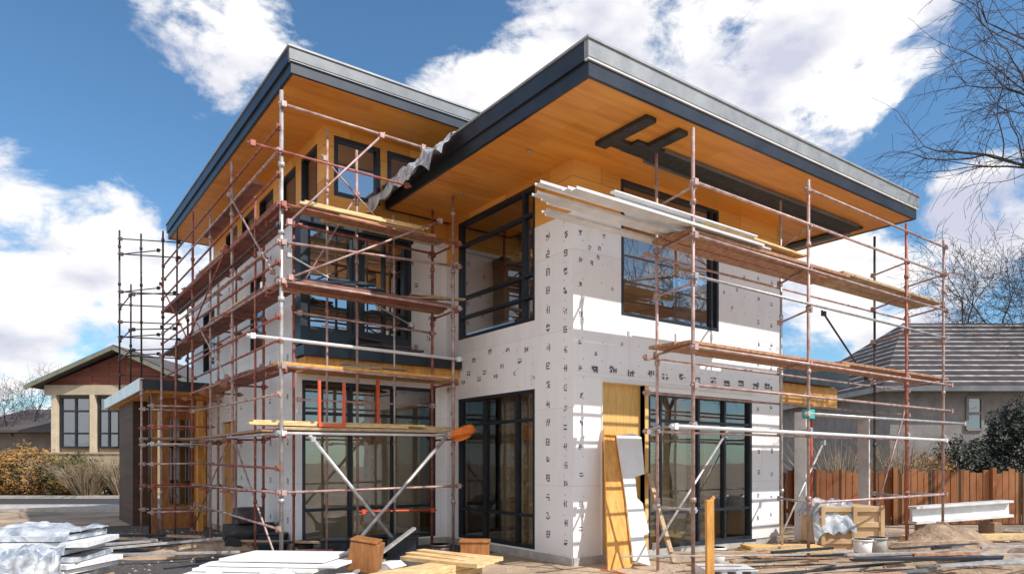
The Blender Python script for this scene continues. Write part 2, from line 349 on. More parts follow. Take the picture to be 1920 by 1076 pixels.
m.build('wall',M['insul'],H)
m=MB()
wall(m,'y',0.006,T,0.0,5.45,5.45,6.27,front_up)
wall(m,'x',0.006,T,T,3.8,5.45,6.27,left_up)
cf=[(-2.32,-1.42,6.35,7.42),(-1.28,-0.45,6.35,7.42)]
cl=[(4.15,5.0,6.3,7.35),(5.3,6.3,6.3,7.35),(6.7,7.7,6.3,7.35),(8.1,9.1,6.3,7.35),(9.5,10.6,6.3,7.35)]
wall(m,'y',3.812,3.99,-2.5,5.2,5.8,7.56,cf)
wall(m,'x',-2.5,-2.32,3.99,11.9,5.8,7.56,cl)
wall(m,'x',5.02,5.2,3.99,11.9,5.8,7.56)
m.build('upper_wall',M['cedarv'],H).__setitem__('label','orange timber sheathing band below the eaves')
m=MB(); m.box(-3.06,-2.4,3.74,12.05,5.80,5.87); m.box(-2.4,0.0,3.72,3.81,5.80,5.87); m.build('flashing',M['lip'],H)
m=MB()
for z in (2.93,3.0): m.box(0.02,5.43,-0.006,0.0,z,z+0.008)
m.box(0.583,0.6,-0.02,0.0,0,2.87); m.box(0.583,4.6,-0.03,0.0,2.87,2.91)
m.build('trim',M['whitepaint'],H)
m=MB(); m.box(0.583,1.58,0.1,0.14,0,2.87); m.box(1.58,1.66,-0.012,0.12,0,2.87)
m.build('plywood_infill',M['ply'],H)
m=MB(); m.box(-0.03,5.5,-0.05,-0.003,-0.02,0.12); m.box(-0.05,-0.003,-0.03,3.78,-0.02,0.12); m.box(-3.05,-0.05,3.74,3.797,-0.02,0.12); m.box(-3.05,-3.003,3.8,12,-0.02,0.12)
m.build('foundation',M['concrete'],H)
window('y',0.02,1.66,4.55,0.12,2.78,(2.0,3.0,3.75),(2.30,0.72))
window('y',0.02,1.03,3.54,3.98,6.2,(3.36,),(),glass='glassmute')
window('x',0.02,0.96,3.35,0.15,2.80,(1.5,2.5),(2.30,0.70))
window('x',0.02,0.96,3.35,3.93,6.17,(1.30,),(5.72,4.72,4.35),glass='glasssky')
window('y',3.82,-2.9,-0.25,0.15,3.02,(-2.0,-1.15),(2.45,0.75))
m=MB(); m.box(-3.06,-2.94,3.42,3.795,3.58,5.62); m.box(-1.06,-0.98,3.42,3.795,3.58,5.62); m.box(-3.08,-0.96,3.38,3.795,5.62,5.76); m.box(-2.94,-1.06,3.42,3.5,3.58,3.84); m.box(-2.12,-1.95,3.43,3.56,3.84,5.62)
m.build('bay_surround',M['dark'],H)
window('y',3.47,-2.94,-2.12,3.84,5.62,(),(4.25,),glass='glasssky')
window('y',3.47,-1.95,-1.06,3.84,5.62,(-1.5,),(4.25,),glass='glasssky')
window('x',-2.98,5.6,6.6,3.8,5.3); window('x',-2.98,9.6,10.8,3.8,5.3)
for a in cf: window('y',3.83,a[0],a[1],a[2],a[3],w=0.08,glass='glasssky')
for a in cl: window('x',-2.48,a[0],a[1],a[2],a[3],w=0.06)
D=empty('door',(-2.95,8.25,0),parent=H)
m=MB(); m.box(-2.93,-2.88,7.62,8.88,0.02,2.48); m.build('panel',M['orange'],D)
m=MB(); m.tube((-2.97,8.7,1.0),(-2.97,8.7,1.25),0.015); m.build('handle',M['galv'],D)
m=MB(); m.box(0.21,5.24,0.21,11.7,3.02,3.3); m.box(-2.79,0.2,4.01,11.7,3.05,3.3); m.build('floor_slab',M['pine'],H)
m=MB(); m.box(0.21,5.24,0.21,11.7,0.01,0.06); m.box(-2.79,0.2,4.01,11.7,0.01,0.06); m.build('ground_slab',M['tan'],H)
m=MB(); m.box(1.1,5.2,1.05,1.15,0.06,3.0); m.box(0.98,1.09,0.3,3.3,0.06,3.0); m.box(1.3,4.6,2.0,2.1,3.3,6.2); m.box(1.6,1.7,2.2,3.7,3.3,6.2); m.box(-2.7,0.0,4.9,5.0,0.06,3.0); m.box(-2.7,0.3,5.6,5.7,3.3,5.7)
m.build('interior_wall',M['tan'],H)
m=MB()
for x in (1.9,2.4,2.9,3.4,3.9,4.3): m.box(x,x+0.04,0.94,1.03,0.06,3.0)
m.box(2.5,3.3,1.0,1.048,0.06,2.1)
for y in (0.6,1.05,1.5,1.95,2.4,2.85): m.box(0.87,0.97,y,y+0.04,0.06,3.0)
for y in (2.6,3.1): m.box(1.5,1.59,y,y+0.04,3.3,6.2)
for x in (-2.6,-2.1,-1.6,-1.1,-0.6): m.box(x,x+0.04,4.8,4.89,0.06,3.0)
m.build('stud_framing',M['pine'],H)
def roof(x0,x1,y0,y1,zs,zt):
    E=empty('roof',((x0+x1)/2,(y0+y1)/2,zs),parent=H)
    h=zt-zs
    m=MB(); m.box(x0+0.06,x1-0.06,y0+0.06,y1-0.06,zs+0.03,zt-0.02); m.build('deck',M['navy'],E)
    m=MB(); m.box(x0+0.04,x1-0.04,y0+0.04,y1-0.04,zs,zs+0.028); m.build('soffit',M['cedar'],E)
    def ring(mb,o,za,zb,t=0.05,sides='fblr'):
        a0,a1,b0,b1=x0-o,x1+o,y0-o,y1+o
        if 'f' in sides: mb.box(a0,a1,b0,b0+t,za,zb)
        if 'b' in sides: mb.box(a0,a1,b1-t,b1,za,zb)
        if 'l' in sides: mb.box(a0,a0+t,b0+t,b1-t,za,zb)
        if 'r' in sides: mb.box(a1-t,a1,b0+t,b1-t,za,zb)
    m=MB(); ring(m,0.0,zs-0.01,zs+h*0.40); ring(m,0.035,zs+h*0.40,zt-0.03,0.08,'blr'); m.build('fascia',M['navy'],E)
    m=MB(); ring(m,0.025,zs+h*0.40,zs+h*0.46,0.07,'f'); m.build('gutter_lip',M['lip'] if y0<0 else M['grey'],E)  # white on the main front paints in a highlight line along this lip
    m=MB(); ring(m,0.035,zs+h*0.46,zt-0.03,0.09,'f'); m.build('fascia_front_sunlit',M['grey'] if y0<0 else M['slate'],E)  # sunlight painted in: front fascia coloured paler than the shaded sides
    m=MB(); ring(m,0.055,zt-0.03,zt,0.14); m.build('drip_edge',M['grey'],E)
    return E
RM=roof(-1.37,7.13,-1.85,3.70,6.27,6.71)
RW=roof(-3.53,6.6,2.5,12.4,7.56,7.95)
m=MB(); p=Vector((-0.3,4.6,7.93)); m.tube(p,p+Vector((0,0,0.85)),0.03); m.tube(p,p+Vector((0,0,0.3)),0.07); m.build('vent_pipe',M['galv'],RW)
m=MB(); zc=6.266
m.box(0.35,6.75,-1.02,-0.66,zc-0.035,zc); m.box(-0.10,0.10,-1.6,-0.6,zc-0.06,zc); m.box(0.55,0.75,-1.6,-1.03,zc-0.06,zc); m.box(0.10,0.34,-0.9,-0.7,zc-0.05,zc)
m.box(6.5,6.72,-0.66,0.7,zc-0.04,zc)
m.build('soffit_channel',M['rubber'],H)
m=MB(); m.box(0.9,6.5,-0.64,-0.60,zc-0.06,zc); m.box(0.9,6.5,-1.06,-1.03,zc-0.05,zc); m.box(6.74,6.88,-0.7,0.8,zc-0.03,zc); m.build('soffit_flashing',M['slate'],H)
m=MB()
for x,y in ((-0.7,0.2),(-0.65,2.2)): m.tube((x,y,6.268),(x,y,6.245),0.045,n=14)
m.build('downlight',M['card'],H)
m=MB()
def mem(u,v):
    y=1.0+u*3.2; x=-1.45-0.30*v+0.08*noise.noise(Vector((u*9,v*4,1))); z=6.64-0.40*v*v-0.25*max(0,u-0.3)+0.16*noise.noise(Vector((u*11,v*3,5)))
    return (x,y,z)
m.grid(mem,60,10); o=m.build('roof_membrane',M['plastic'],H); o['label']='torn grey-white membrane sagging off the roof edge'
m=MB(); m.box(-3.08,-0.02,3.25,3.79,3.38,3.54); m.box(-3.08,-0.02,3.2,3.25,3.36,3.58); m.build('balcony_ledge',M['dark'],H)
m=MB(); m.box(-3.02,-0.02,3.3,3.78,3.12,3.36); m.build('ledge_soffit',M['orange'],H)
m=MB(); m.box(5.46,8.5,0.35,2.9,3.35,3.62); m.box(5.46,8.6,0.25,0.35,3.28,3.68); m.build('canopy',M['dark'],H)
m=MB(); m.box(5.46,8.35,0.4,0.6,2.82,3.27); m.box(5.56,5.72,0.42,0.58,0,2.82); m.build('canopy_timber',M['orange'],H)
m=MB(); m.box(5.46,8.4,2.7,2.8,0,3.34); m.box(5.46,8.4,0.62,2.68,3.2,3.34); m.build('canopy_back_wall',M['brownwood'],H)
m=MB(); m.box(5.8,6.7,2.66,2.695,0.1,2.3); m.build('canopy_opening',M['glassdark'],H)
m=MB(); m.tube((8.1,0.9,0),(8.1,0.9,3.2),0.045,n=10); m.build('canopy_post',M['red'],H)
P=empty('porch',(-3.9,11,0),parent=H)
m=MB(); m.box(-4.66,-3.01,8.7,15.2,3.18,3.33); m.box(-4.72,-3.01,8.64,8.7,3.16,3.37); m.build('porch_roof',M['dark'],P)
m=MB(); m.box(-4.74,-4.665,8.64,15.2,3.12,3.39); m.build('porch_gutter',M['alu'],P)
m=MB(); m.box(-4.6,-3.01,8.76,15.1,3.1,3.17); m.build('porch_soffit',M['orange'],P)
m=MB(); m.box(-4.5,-4.1,11.4,13.9,0,3.1); m.build('brick_pier',M['lap'],P)
for nm,b_,mt in (('porch_siding',(-4.09,-3.05,10.1,10.2,0,3.1),'brownwood'),('porch_post',(-4.45,-4.33,9.0,9.12,0,3.1),'brownwood'),('porch_post',(-3.5,-3.38,9.0,9.12,0,3.1),'orange'),('porch_window',(-3.9,-3.45,10.05,10.09,0.6,2.6),'glassdark'),('porch_panel',(-3.35,-3.1,10.04,10.09,0.3,2.9),'orange')):
    m=MB(); m.box(*b_); m.build(nm,M[mt],P)
def glyph(mb,axis,c,a,z,s,rot=False):
    rn=random.Random(int(a*1000)*31+int(z*7777))
    kind=rn.choice((0,1,2,1,4))
    W,Hh=(4,5) if not rot else (6,4)
    u=s/5
    for i in range(W):
        for j in range(Hh):
            if kind==0: on=(i in(0,W-1) or j in(0,Hh-1,2)) 
            elif kind==1: on=rn.random()<0.6
            elif kind==4: on=(j in (0,1,3)) and rn.random()<.85
            else: on=(i%2==0 or j==2)
            if on and rn.random()<0.9:
                aa=a+i*u; zz=z+j*u
                wbox(mb,axis,c-0.002,c-0.0005,aa,aa+u*0.9,zz,zz+u*0.85)
m=MB(); rn=random.Random(4)
z=0.3
while z<5.3:
    glyph(m,'x',0,0.14+rn.uniform(-.01,.01),z,0.105); glyph(m,'x',0,0.57+rn.uniform(-.01,.01),z+0.08,0.115)
    z+=0.30+rn.uniform(-.02,.02)
for i in range(12): glyph(m,'y',-0.008,0.35+0.42*i+rn.uniform(-.04,.04),2.98+0.03*(i%2)+0.02,0.13,True)
def free(a,z,ops): return not any(o[0]-0.2<a<o[1]+0.05 and o[2]-0.2<z<o[3]+.08 for o in ops)
z=.5
while z<5.3:
    for x in (0.12,4.72,5.15):
        if free(x,z,front_lo+front_up): glyph(m,'y',0,x+rn.uniform(-.02,.02),z+rn.uniform(-.03,.03),0.085)
    z+=.42
for i in range(40):
    x=rn.uniform(0.3,4.6); z=rn.uniform(0.3,5.3)
    if free(x,z,front_lo+front_up) and not 2.75<z<3.15 : glyph(m,'y',0,x,z,0.07)
for i in range(16):
    y=0.95+0.18*i; z=(3.02,3.5,3.25)[i%3]+rn.uniform(-.08,.08)
    if y<3.7: glyph(m,'x',0,y,z,0.10,True)
for z in (0.9,1.7,2.5,4.4,5.0): glyph(m,'x',0,3.52,z,0.10,True)
for y in range(4,12): 
    for z in (0.5,1.2,1.9,2.7,3.4,4.6,5.4): 
        if free(y+.3,z,wl): glyph(m,'x',-3.0,y+0.3+0.1*math.sin(z*9),z,0.11)
for i in range(10): glyph(m,'y',3.8,-0.75+0.35*(i%2)+rn.uniform(-.05,.05),3.75+0.2*i,0.09)
m.build('printed_marks',M['print'],H)['kind']='stuff'
m=MB()
def caps(axis,c,a0,a1,z0,z1,ops,step=0.41):
    a=a0+.2
    while a<a1:
        z=z0+.15
        while z<z1:
            if free(a,z,ops):
                aa=a+rn.uniform(-.015,.015); zz=z+rn.uniform(-.02,.02); s=.011
                wbox(m,axis,c-0.004,c-0.0006,aa-s,aa+s,zz-s,zz+s)
            z+=0.305
        a+=step
caps('y',0,0,5.4,0,5.4,front_lo+front_up); caps('x',0,0,3.7,0,5.4,left_lo+left_up); caps('x',-3.0,3.9,12,0,5.7,wl)
m.build('fastener_caps',M['cap'],H)['kind']='stuff'
random.seed(11)
# ---------------------------------------------------------------- SCAFFOLDS
def post(S,x,y,z0,z1,mat='mixed',r=0.026):
    m=MB(); dx,dy=random.uniform(-.02,.02),random.uniform(-.02,.02)
    m.tube((x,y,z0+0.01),(x+dx,y+dy,z1),r,n=8); m.box(x-0.08,x+0.08,y-0.08,y+0.08,z0,z0+0.012)
    z=z0+1.0+random.uniform(-.1,.1)
    while z<z1-0.2:
        k=(z-z0)/(z1-z0); c=Vector((x+dx*k,y+dy*k,z)); m.tube(c-Vector((0,0,.035)),c+Vector((0,0,.035)),r*1.6,n=8); z+=1.0
    return m.build('upright',M[mat],S,origin=(x,y,z0))
def rail(S,p,q,mat='mixed',r=0.021,name='rail',cl=True):
    p=Vector(p);q=Vector(q); m=MB()
    q=q+Vector((0,0,random.uniform(-.02,.02)))
    m.tube(p,q,r,n=8)
    if cl:
        d=(q-p).normalized()
        for e in (p+d*0.08,q-d*0.08): m.box(e.x-0.035,e.x+0.035,e.y-0.035,e.y+0.035,e.z-0.04,e.z+0.04)
    return m.build(name,M[mat],S,origin=p)
def plank(S,p,q,w=0.22,h=0.045,mat='deck',name='deck_plank'):
    p=Vector(p);q=Vector(q); d=(q-p).normalized(); p=p-d*random.uniform(0,.25); q=q+d*random.uniform(0,.25); q.z+=random.uniform(-.012,.012)
    s=Vector((-d.y,d.x,0))*random.uniform(-.012,.012)
    m=MB(); m.beam(p-s,q+s,w,h); return m.build(name,M[mat],S,origin=p,bevel=0.004)
SR=empty('scaffold',(4,-1.4,0),'tall rusty tube scaffold with plank decks along the sunlit wall','scaffold')
ox=[0.40,3.18,6.45,7.96]; oy=-1.98; ix=[0.66,3.8,7.0,8.4]; iy=-1.12
for i,x in enumerate(ox): post(SR,x,oy,0,6.07-0.03*i,['mixed','mixed','rust','mixed'][i])
for i,x in enumerate(ix): post(SR,x,iy,0,6.10 if i<3 else 5.9,['mixed','galv','darksteel','rust'][i],0.023)
yy=oy-0.045
rail(SR,(3.0,yy,5.86),(8.05,yy,5.84)); rail(SR,(0.3,yy,5.33),(8.05,yy,5.30))
rail(SR,(0.3,yy,4.62),(8.1,yy,4.60)); rail(SR,(0.3,yy,4.08),(8.1,yy,4.05),'galv')
rail(SR,(0.3,yy,3.13),(8.3,yy,3.13)); rail(SR,(0.3,yy,2.62),(8.3,yy,2.60)); rail(SR,(-0.1,yy,2.06),(8.05,yy,2.02),'alu',0.028)
rail(SR,(3.1,yy,0.95),(8.05,yy,0.95)); rail(SR,(3.0,yy,2.35),(8.9,yy,2.38),'galv')
for z in (4.60,3.11,2.6,2.04): rail(SR,(0.4,iy+0.045,z),(8.6,iy+0.045,z),'mixed',0.019)
for a,b in zip(ox,ix):
    for z in (5.3,4.66,4.0,3.17,2.1,0.95): rail(SR,(a,oy-0.06,z),(b,iy+0.08,z),'mixed' if z>3 else 'galv',0.018,'transom')
for k in range(4):
    y=-1.86+k*0.235
    if k<3: plank(SR,(0.45,y,4.71),(4.2,y,4.71)); plank(SR,(4.3,y,4.76),(8.0,y,4.76),mat='pine2')
    if k<3: plank(SR,(0.4,y,3.21),(4.3,y,3.21),mat='deck'); plank(SR,(4.4,y,3.255),(8.2,y,3.255),mat='deck')
rail(SR,(5.2,iy+0.08,4.4),(6.9,iy+0.08,3.2),'darksteel',0.018,'brace'); rail(SR,(7.0,iy,0.5),(8.4,iy,2.9),'mixed',0.018,'brace')
rail(SR,(0.66,iy+0.09,0.3),(2.4,iy+0.09,2.1),'galv',0.02,'brace'); rail(SR,(3.8,iy+.08,.2),(5.3,iy+.08,2.0),'galv',0.018,'brace')
m=MB(); m.box(3.1,3.26,oy-0.06,oy+0.06,2.28,2.42); m.build('tape_wrap',M['teal'],SR)
for i in range(8):
    m=MB(); y=-1.98+0.125*i; s_=random.uniform(-.15,.25)+(0.45 if i>4 else 0); a=Vector((-1.95+s_,y,4.765+0.035*(i%3))); b=Vector((2.1+random.uniform(-.3,.5),y+random.uniform(-.02,.02),4.775+.03*(i%3)))
    prof=[(-.055,-.014),(.055,-.014),(.055,.02),(.046,.02),(.046,-.006),(-.046,-.006),(-.046,.02),(-.055,.02)]
    m.prism([a+Vector((0,u,v)) for u,v in prof],b-a)
    tag(m.build('aluminium_plank',M['alu']),'long white aluminium channel lying on the scaffold deck','aluminium channel','white channels on the scaffold')
for i in range(6):
    m=MB(); y=-1.94+0.13*i; z=4.90+0.045*(i%3)
    m.beam((-1.0+0.2*i+random.uniform(-.1,.1),y,z),(1.8+0.2*i,y+random.uniform(-.03,.03),z-0.02),0.09,0.022)
    tag(m.build('aluminium_strip',M['alu'],bevel=0.003),'thin white metal strip stacked over other planks','metal strip','white strips on the scaffold')
for i in range(8):
    m=MB(); y=-1.92+0.11*i; m.beam((0.7+0.15*i,y,4.875+.035*(i%3)),(3.2+0.1*i,y+.03,4.855+.035*(i%3)),0.10,0.032)
    tag(m.build('timber_board',M['pine'],bevel=0.004),'pale sawn timber board stacked on the scaffold deck','timber board','timber boards on the scaffold')
SL=empty('scaffold',(-3.7,2.3,0),'rust-red tube scaffold wrapping the shaded wing of the house','scaffold')
def P_(x,y,a,b,mt,r=0.026): post(SL,x,y,a,b,mt,r)
P_(-3.74,2.3,0,7.12,'galv',0.032); P_(-0.755,2.3,0,6.22,'mixed'); P_(-2.75,3.05,0,7.1,'mixed',0.02); P_(-2.2,3.05,0,6.9,'mixed',0.024); P_(-0.755,3.05,0,6.2,'rust')
P_(-3.74,5.02,0,7.0,'mixed'); P_(-3.74,8.4,0,7.1,'rust'); P_(-3.2,5.02,0,5.7,'rust'); P_(-3.2,8.4,0,5.7,'mixed'); P_(-3.74,6.7,0,6.6,'mixed',0.022)
P_(-3.74,11.9,3.38,7.6,'darksteel'); P_(-3.2,11.6,3.38,5.7,'darksteel'); P_(-3.3,3.05,0,5.7,'rust',0.022); P_(-3.74,10.1,3.38,7.2,'darksteel',0.022); P_(-3.25,6.7,0,5.7,'mixed',0.02); P_(-1.55,2.95,0,5.9,'galv',.018); P_(-3.78,3.5,0,5.9,'rust',.02)
# low bay beside the porch
P_(-4.75,8.3,0,3.3,'mixed',.022); P_(-4.3,7.2,0,4.0,'rust',.022); P_(-4.35,8.35,0,3.9,'mixed',.02); P_(-4.75,7.2,0,2.9,'darksteel',.02)
for z,mt in ((2.7,'mixed'),(2.3,'rust'),(1.95,'galv'),(1.55,'mixed'),(1.1,'rust'),(.6,'mixed')):
    rail(SL,(-4.8,8.25,z),(-3.7,8.25,z),mt,.018); rail(SL,(-4.8,7.2,z),(-3.6,7.0,z),mt,.018)
for k in range(2): plank(SL,(-4.7,7.35+.24*k,2.06),(-3.75,7.35+.24*k,2.06),mat='pine2')
fy=2.3-0.05
rail(SL,(-3.8,fy,6.9),(-1.3,fy,6.88)); rail(SL,(-4.25,fy,6.2),(-1.6,fy,6.18),'rust'); rail(SL,(-3.8,fy,5.42),(-0.6,fy,5.4),'rust')
rail(SL,(-3.8,fy,4.85),(-0.6,fy,5.0)); rail(SL,(-3.8,fy,4.28),(-0.6,fy,4.26),'mixed'); rail(SL,(-4.25,fy,3.42),(-0.6,fy,3.38),'alu',0.028); rail(SL,(-3.8,fy,3.02),(-0.6,fy,3.0))
rail(SL,(-3.8,fy,2.02),(-0.6,fy,2.04),'alu'); rail(SL,(-3.8,fy,1.14),(-0.6,fy,1.16),'mixed',0.02); rail(SL,(-2.2,3.0,0.75),(-0.7,3.0,0.72),'red')
rail(SL,(-3.3,3.0,4.0),(-0.7,3.0,3.95),'mixed'); rail(SL,(-3.3,3.0,5.4),(-0.7,3.0,5.4),'rust'); rail(SL,(-3.3,3.0,2.6),(-0.7,3.0,2.6),'mixed',0.018)
for x in (-3.74,-0.755):
    for z in (5.4,4.26,3.0,2.02): rail(SL,(x+0.04,2.2,z-0.03),(x+0.04,3.15,z-0.03),'rust',0.018,'transom')
rail(SL,(-3.7,fy-0.03,4.3),(-1.0,fy-0.03,5.75),'mixed',0.017,'brace'); rail(SL,(-3.7,fy-0.03,5.1),(-2.1,fy-0.03,6.9),'mixed',0.017,'brace'); rail(SL,(-3.35,2.85,4.2),(-2.2,3.0,6.2),'mixed',0.015,'brace'); rail(SL,(-3.5,2.9,4.9),(-1.2,2.9,4.0),'galv',0.015,'brace'); rail(SL,(-2.9,2.9,6.6),(-1.6,2.9,5.5),'mixed',0.015,'brace')
rail(SL,(-3.35,fy-0.06,2.0),(-1.72,fy-0.06,0.05),'galv',0.032,'brace'); rail(SL,(-0.9,fy-0.12,2.12),(-2.95,fy-0.12,-0.0),'galv',0.032,'brace')
for z,mt in ((6.55,'rust'),(6.2,'mixed'),(5.85,'rust'),(5.4,'rust'),(5.1,'darksteel'),(4.85,'mixed'),(4.55,'rust'),(4.26,'mixed'),(3.75,'rust'),(3.4,'rust'),(2.6,'mixed'),(2.02,'galv'),(1.5,'rust'),(1.14,'mixed'),(0.6,'mixed')):
    y1=12.0 if z>3.5 else 8.5
    rail(SL,(-3.79,2.2,z),(-3.79,y1-random.uniform(0,.6),z+random.uniform(-.10,.10)),mt,0.02)
for y,z in [(y,z) for y in (5.02,6.7,8.4) for z in (5.4,4.26,3.0,2.02,1.1)]: rail(SL,(-3.95,y+0.04,z-0.03),(-3.1,y+0.04,z-0.03),'rust',0.018,'transom')
for z in (5.35,4.22,3.35): rail(SL,(-3.24,4.9,z),(-3.24,11.6 if z>3.4 else 8.4,z),'mixed',0.018)
rail(SL,(-3.76,5.1,2.1),(-3.76,8.3,0.1),'mixed',0.017,'brace'); rail(SL,(-3.76,2.5,0.15),(-3.76,4.9,2.0),'mixed',0.017,'brace'); rail(SL,(-3.82,5.1,5.5),(-3.82,8.3,4.3),'rust',0.017,'brace')
rail(SL,(-3.82,8.5,4.3),(-3.82,11.8,6.2),'rust',0.017,'brace'); rail(SL,(-3.82,2.4,4.4),(-3.82,5.0,6.4),'mixed',0.017,'brace'); rail(SL,(-3.82,5.1,3.1),(-3.82,8.3,4.9),'mixed',0.017,'brace')
for x in (-4.6,-4.08):
    for y in (13.0,): P_(x,y,3.40,7.75,'darksteel',0.024)
P_(-4.6,11.0,3.40,5.9,'darksteel',0.02)
for z in (7.5,7.1,6.1,5.75,5.3,4.9,4.4,3.9): 
    rail(SL,(-4.65,12.95,z),(-3.2,12.3,z-0.02),'darksteel',0.016)
    if z in (7.1,6.1,4.9,4.4): rail(SL,(-4.6,13.0,z),(-3.79,11.9,z),'darksteel',0.015)
    if z in (5.75,4.9,4.4): rail(SL,(-4.6,13.0,z-0.1),(-4.6,11.0,z-0.1),'darksteel',0.015); rail(SL,(-4.6,11.0,z-.1),(-3.7,10.2,z-.1),'darksteel',0.015)
for k in range(3):
    y=2.42+k*0.24
    plank(SL,(-3.6,y,2.10),(-0.85,y,2.12),mat='pine2'); plank(SL,(-3.6,y,4.34),(-0.8,y,4.32),mat=('deckred','deckred','deck')[k])
    if k<2: plank(SL,(-3.55,y,3.07),(-0.85,y,3.06),mat='orange' if k==0 else 'deck')
plank(SL,(-3.5,2.5,5.47),(-1.0,2.5,5.45),mat='deck')
for k in range(2):
    x=-3.66+k*0.24
    for z,ya,yb,mt in ((5.48,2.6,7.0,'deckred'),(5.50,7.2,11.8,'deckred'),(4.34,3.2,7.6,'deckred'),(4.36,7.8,11.8,'deck'),(3.07,2.9,5.6,'deckred'),(3.09,5.8,8.3,'deck'),(2.10,3.2,9.3,'deck'),(6.25,4.0,7.2,'deckred')): 
        if z>6 and k==1: continue
        plank(SL,(x,ya,z),(x,yb,z+0.01*k),mat=mt,w=0.23)
m=MB()
for x in (-3.15,-2.75): m.beam((x,2.32,2.14),(x,2.32,2.85),0.04,0.04)
m.beam((-3.17,2.32,2.16),(-2.73,2.32,2.16),0.05,0.05); m.build('red_guard',M['red'],SL)
m=MB(); m.beam((-1.9,2.9,2.14),(-1.9,2.9,3.0),0.05,0.05); m.build('red_stub',M['red'],SL)
for i in range(8):
    m=MB(); y=2.36+0.085*i; a=random.uniform(-.08,.08); m.beam((-3.45+0.09*i,y-a,5.53+0.045*(i%3)),(-1.35+0.10*i,y+a,5.53+0.045*(i%3)),0.085,0.04)
    tag(m.build('timber_board',M['pine'],bevel=0.003),'yellow timber board stacked on the upper scaffold deck','timber board','timber boards on the shaded scaffold')
for i in range(4):
    m=MB(); y=2.4+0.13*i; m.beam((-4.2+0.1*i,y-0.02,2.16+0.04*(i%2)),(-1.6+0.4*i,y,2.17+0.04*(i%2)),0.11,0.04)
    tag(m.build('timber_board',M['pine'],bevel=0.003),'weathered timber board lying on the lower scaffold deck','timber board','timber boards on the lower deck')
for z,ya,n_ in ((4.40,4.0,5),(5.54,5.2,4),(4.41,8.6,4),(3.12,4.4,4)):
    for i in range(n_):
        m=MB(); x=-3.72+.085*i; s_=random.uniform(-.3,.3); m.beam((x,ya+s_,z+.042*(i%3)),(x+random.uniform(-.04,.04),ya+s_+random.uniform(1.6,2.6),z+.042*(i%3)+.01),.08,.036)
        tag(m.build('timber_board',M[random.choice(['deckred','pine2','deck','pine'])],bevel=.003),'long board stacked along the narrow side deck','timber board','boards on the side decks')
def heap(z,x,y,n,mat,label,vert=False):
    for i in range(n):
        m=MB(); a=random.uniform(-.3,.3)+(1.57 if vert else 0); L=random.uniform(.25,.6); c=Vector((x+random.uniform(-.35,.35)*(0.3 if vert else 1),y+random.uniform(-.1,.1),z+0.04*i)); v=Vector((math.cos(a),math.sin(a),random.uniform(-.03,.05)))*L
        m.beam(c-v,c+v,0.1,0.035)
        tag(m.build('timber_offcut',M[mat],bevel=0.003),label,'timber offcut','offcuts on the scaffold')
heap(4.385,-2.6,2.7,5,'dark','dark short offcut lying on the scaffold deck')
heap(4.385,-1.3,2.7,4,'pine2','pale short offcut lying on the scaffold deck')
heap(5.53,-3.1,2.6,2,'dark','dark short offcut lying on the scaffold deck'); heap(3.1,-2.4,2.6,3,'pine2','pale short offcut lying on the scaffold deck')
heap(3.62,-1.6,3.3,4,'darksteel','dark short offcut lying on the balcony ledge')
for yy_ in (6.9,7.6,11.0): heap(4.39,-3.55,yy_,3,random.choice(['dark','pine2','orange']),'short offcut lying on the narrow side deck',True)
for yy_ in (3.6,8.9,10.9): heap(5.53,-3.55,yy_,2,random.choice(['dark','orange','pine']),'short offcut lying on the upper side deck',True)
for yy_ in (7.0,7.7): heap(3.13,-3.55,yy_,3,random.choice(['dark','pine2','deckred']),'short offcut lying on the lower side deck',True)
m=MB()
def bag(u,v):
    a=u*2*math.pi; r=0.19*(0.6+0.4*math.sin(math.pi*min(1,v*1.2)))*(1+0.35*noise.noise(Vector((math.cos(a)*2,math.sin(a)*2,v*5)))); return (-0.68+1.4*r*math.cos(a),2.1+0.7*r*math.sin(a),2.2-0.22*v+.05*math.cos(a))
m.grid(bag,24,10); m.poly([bag(i/24,0) for i in range(24)]); tag(m.build('tool_bag',M['safety']),'bright orange fabric bag hung on the scaffold corner','bag')
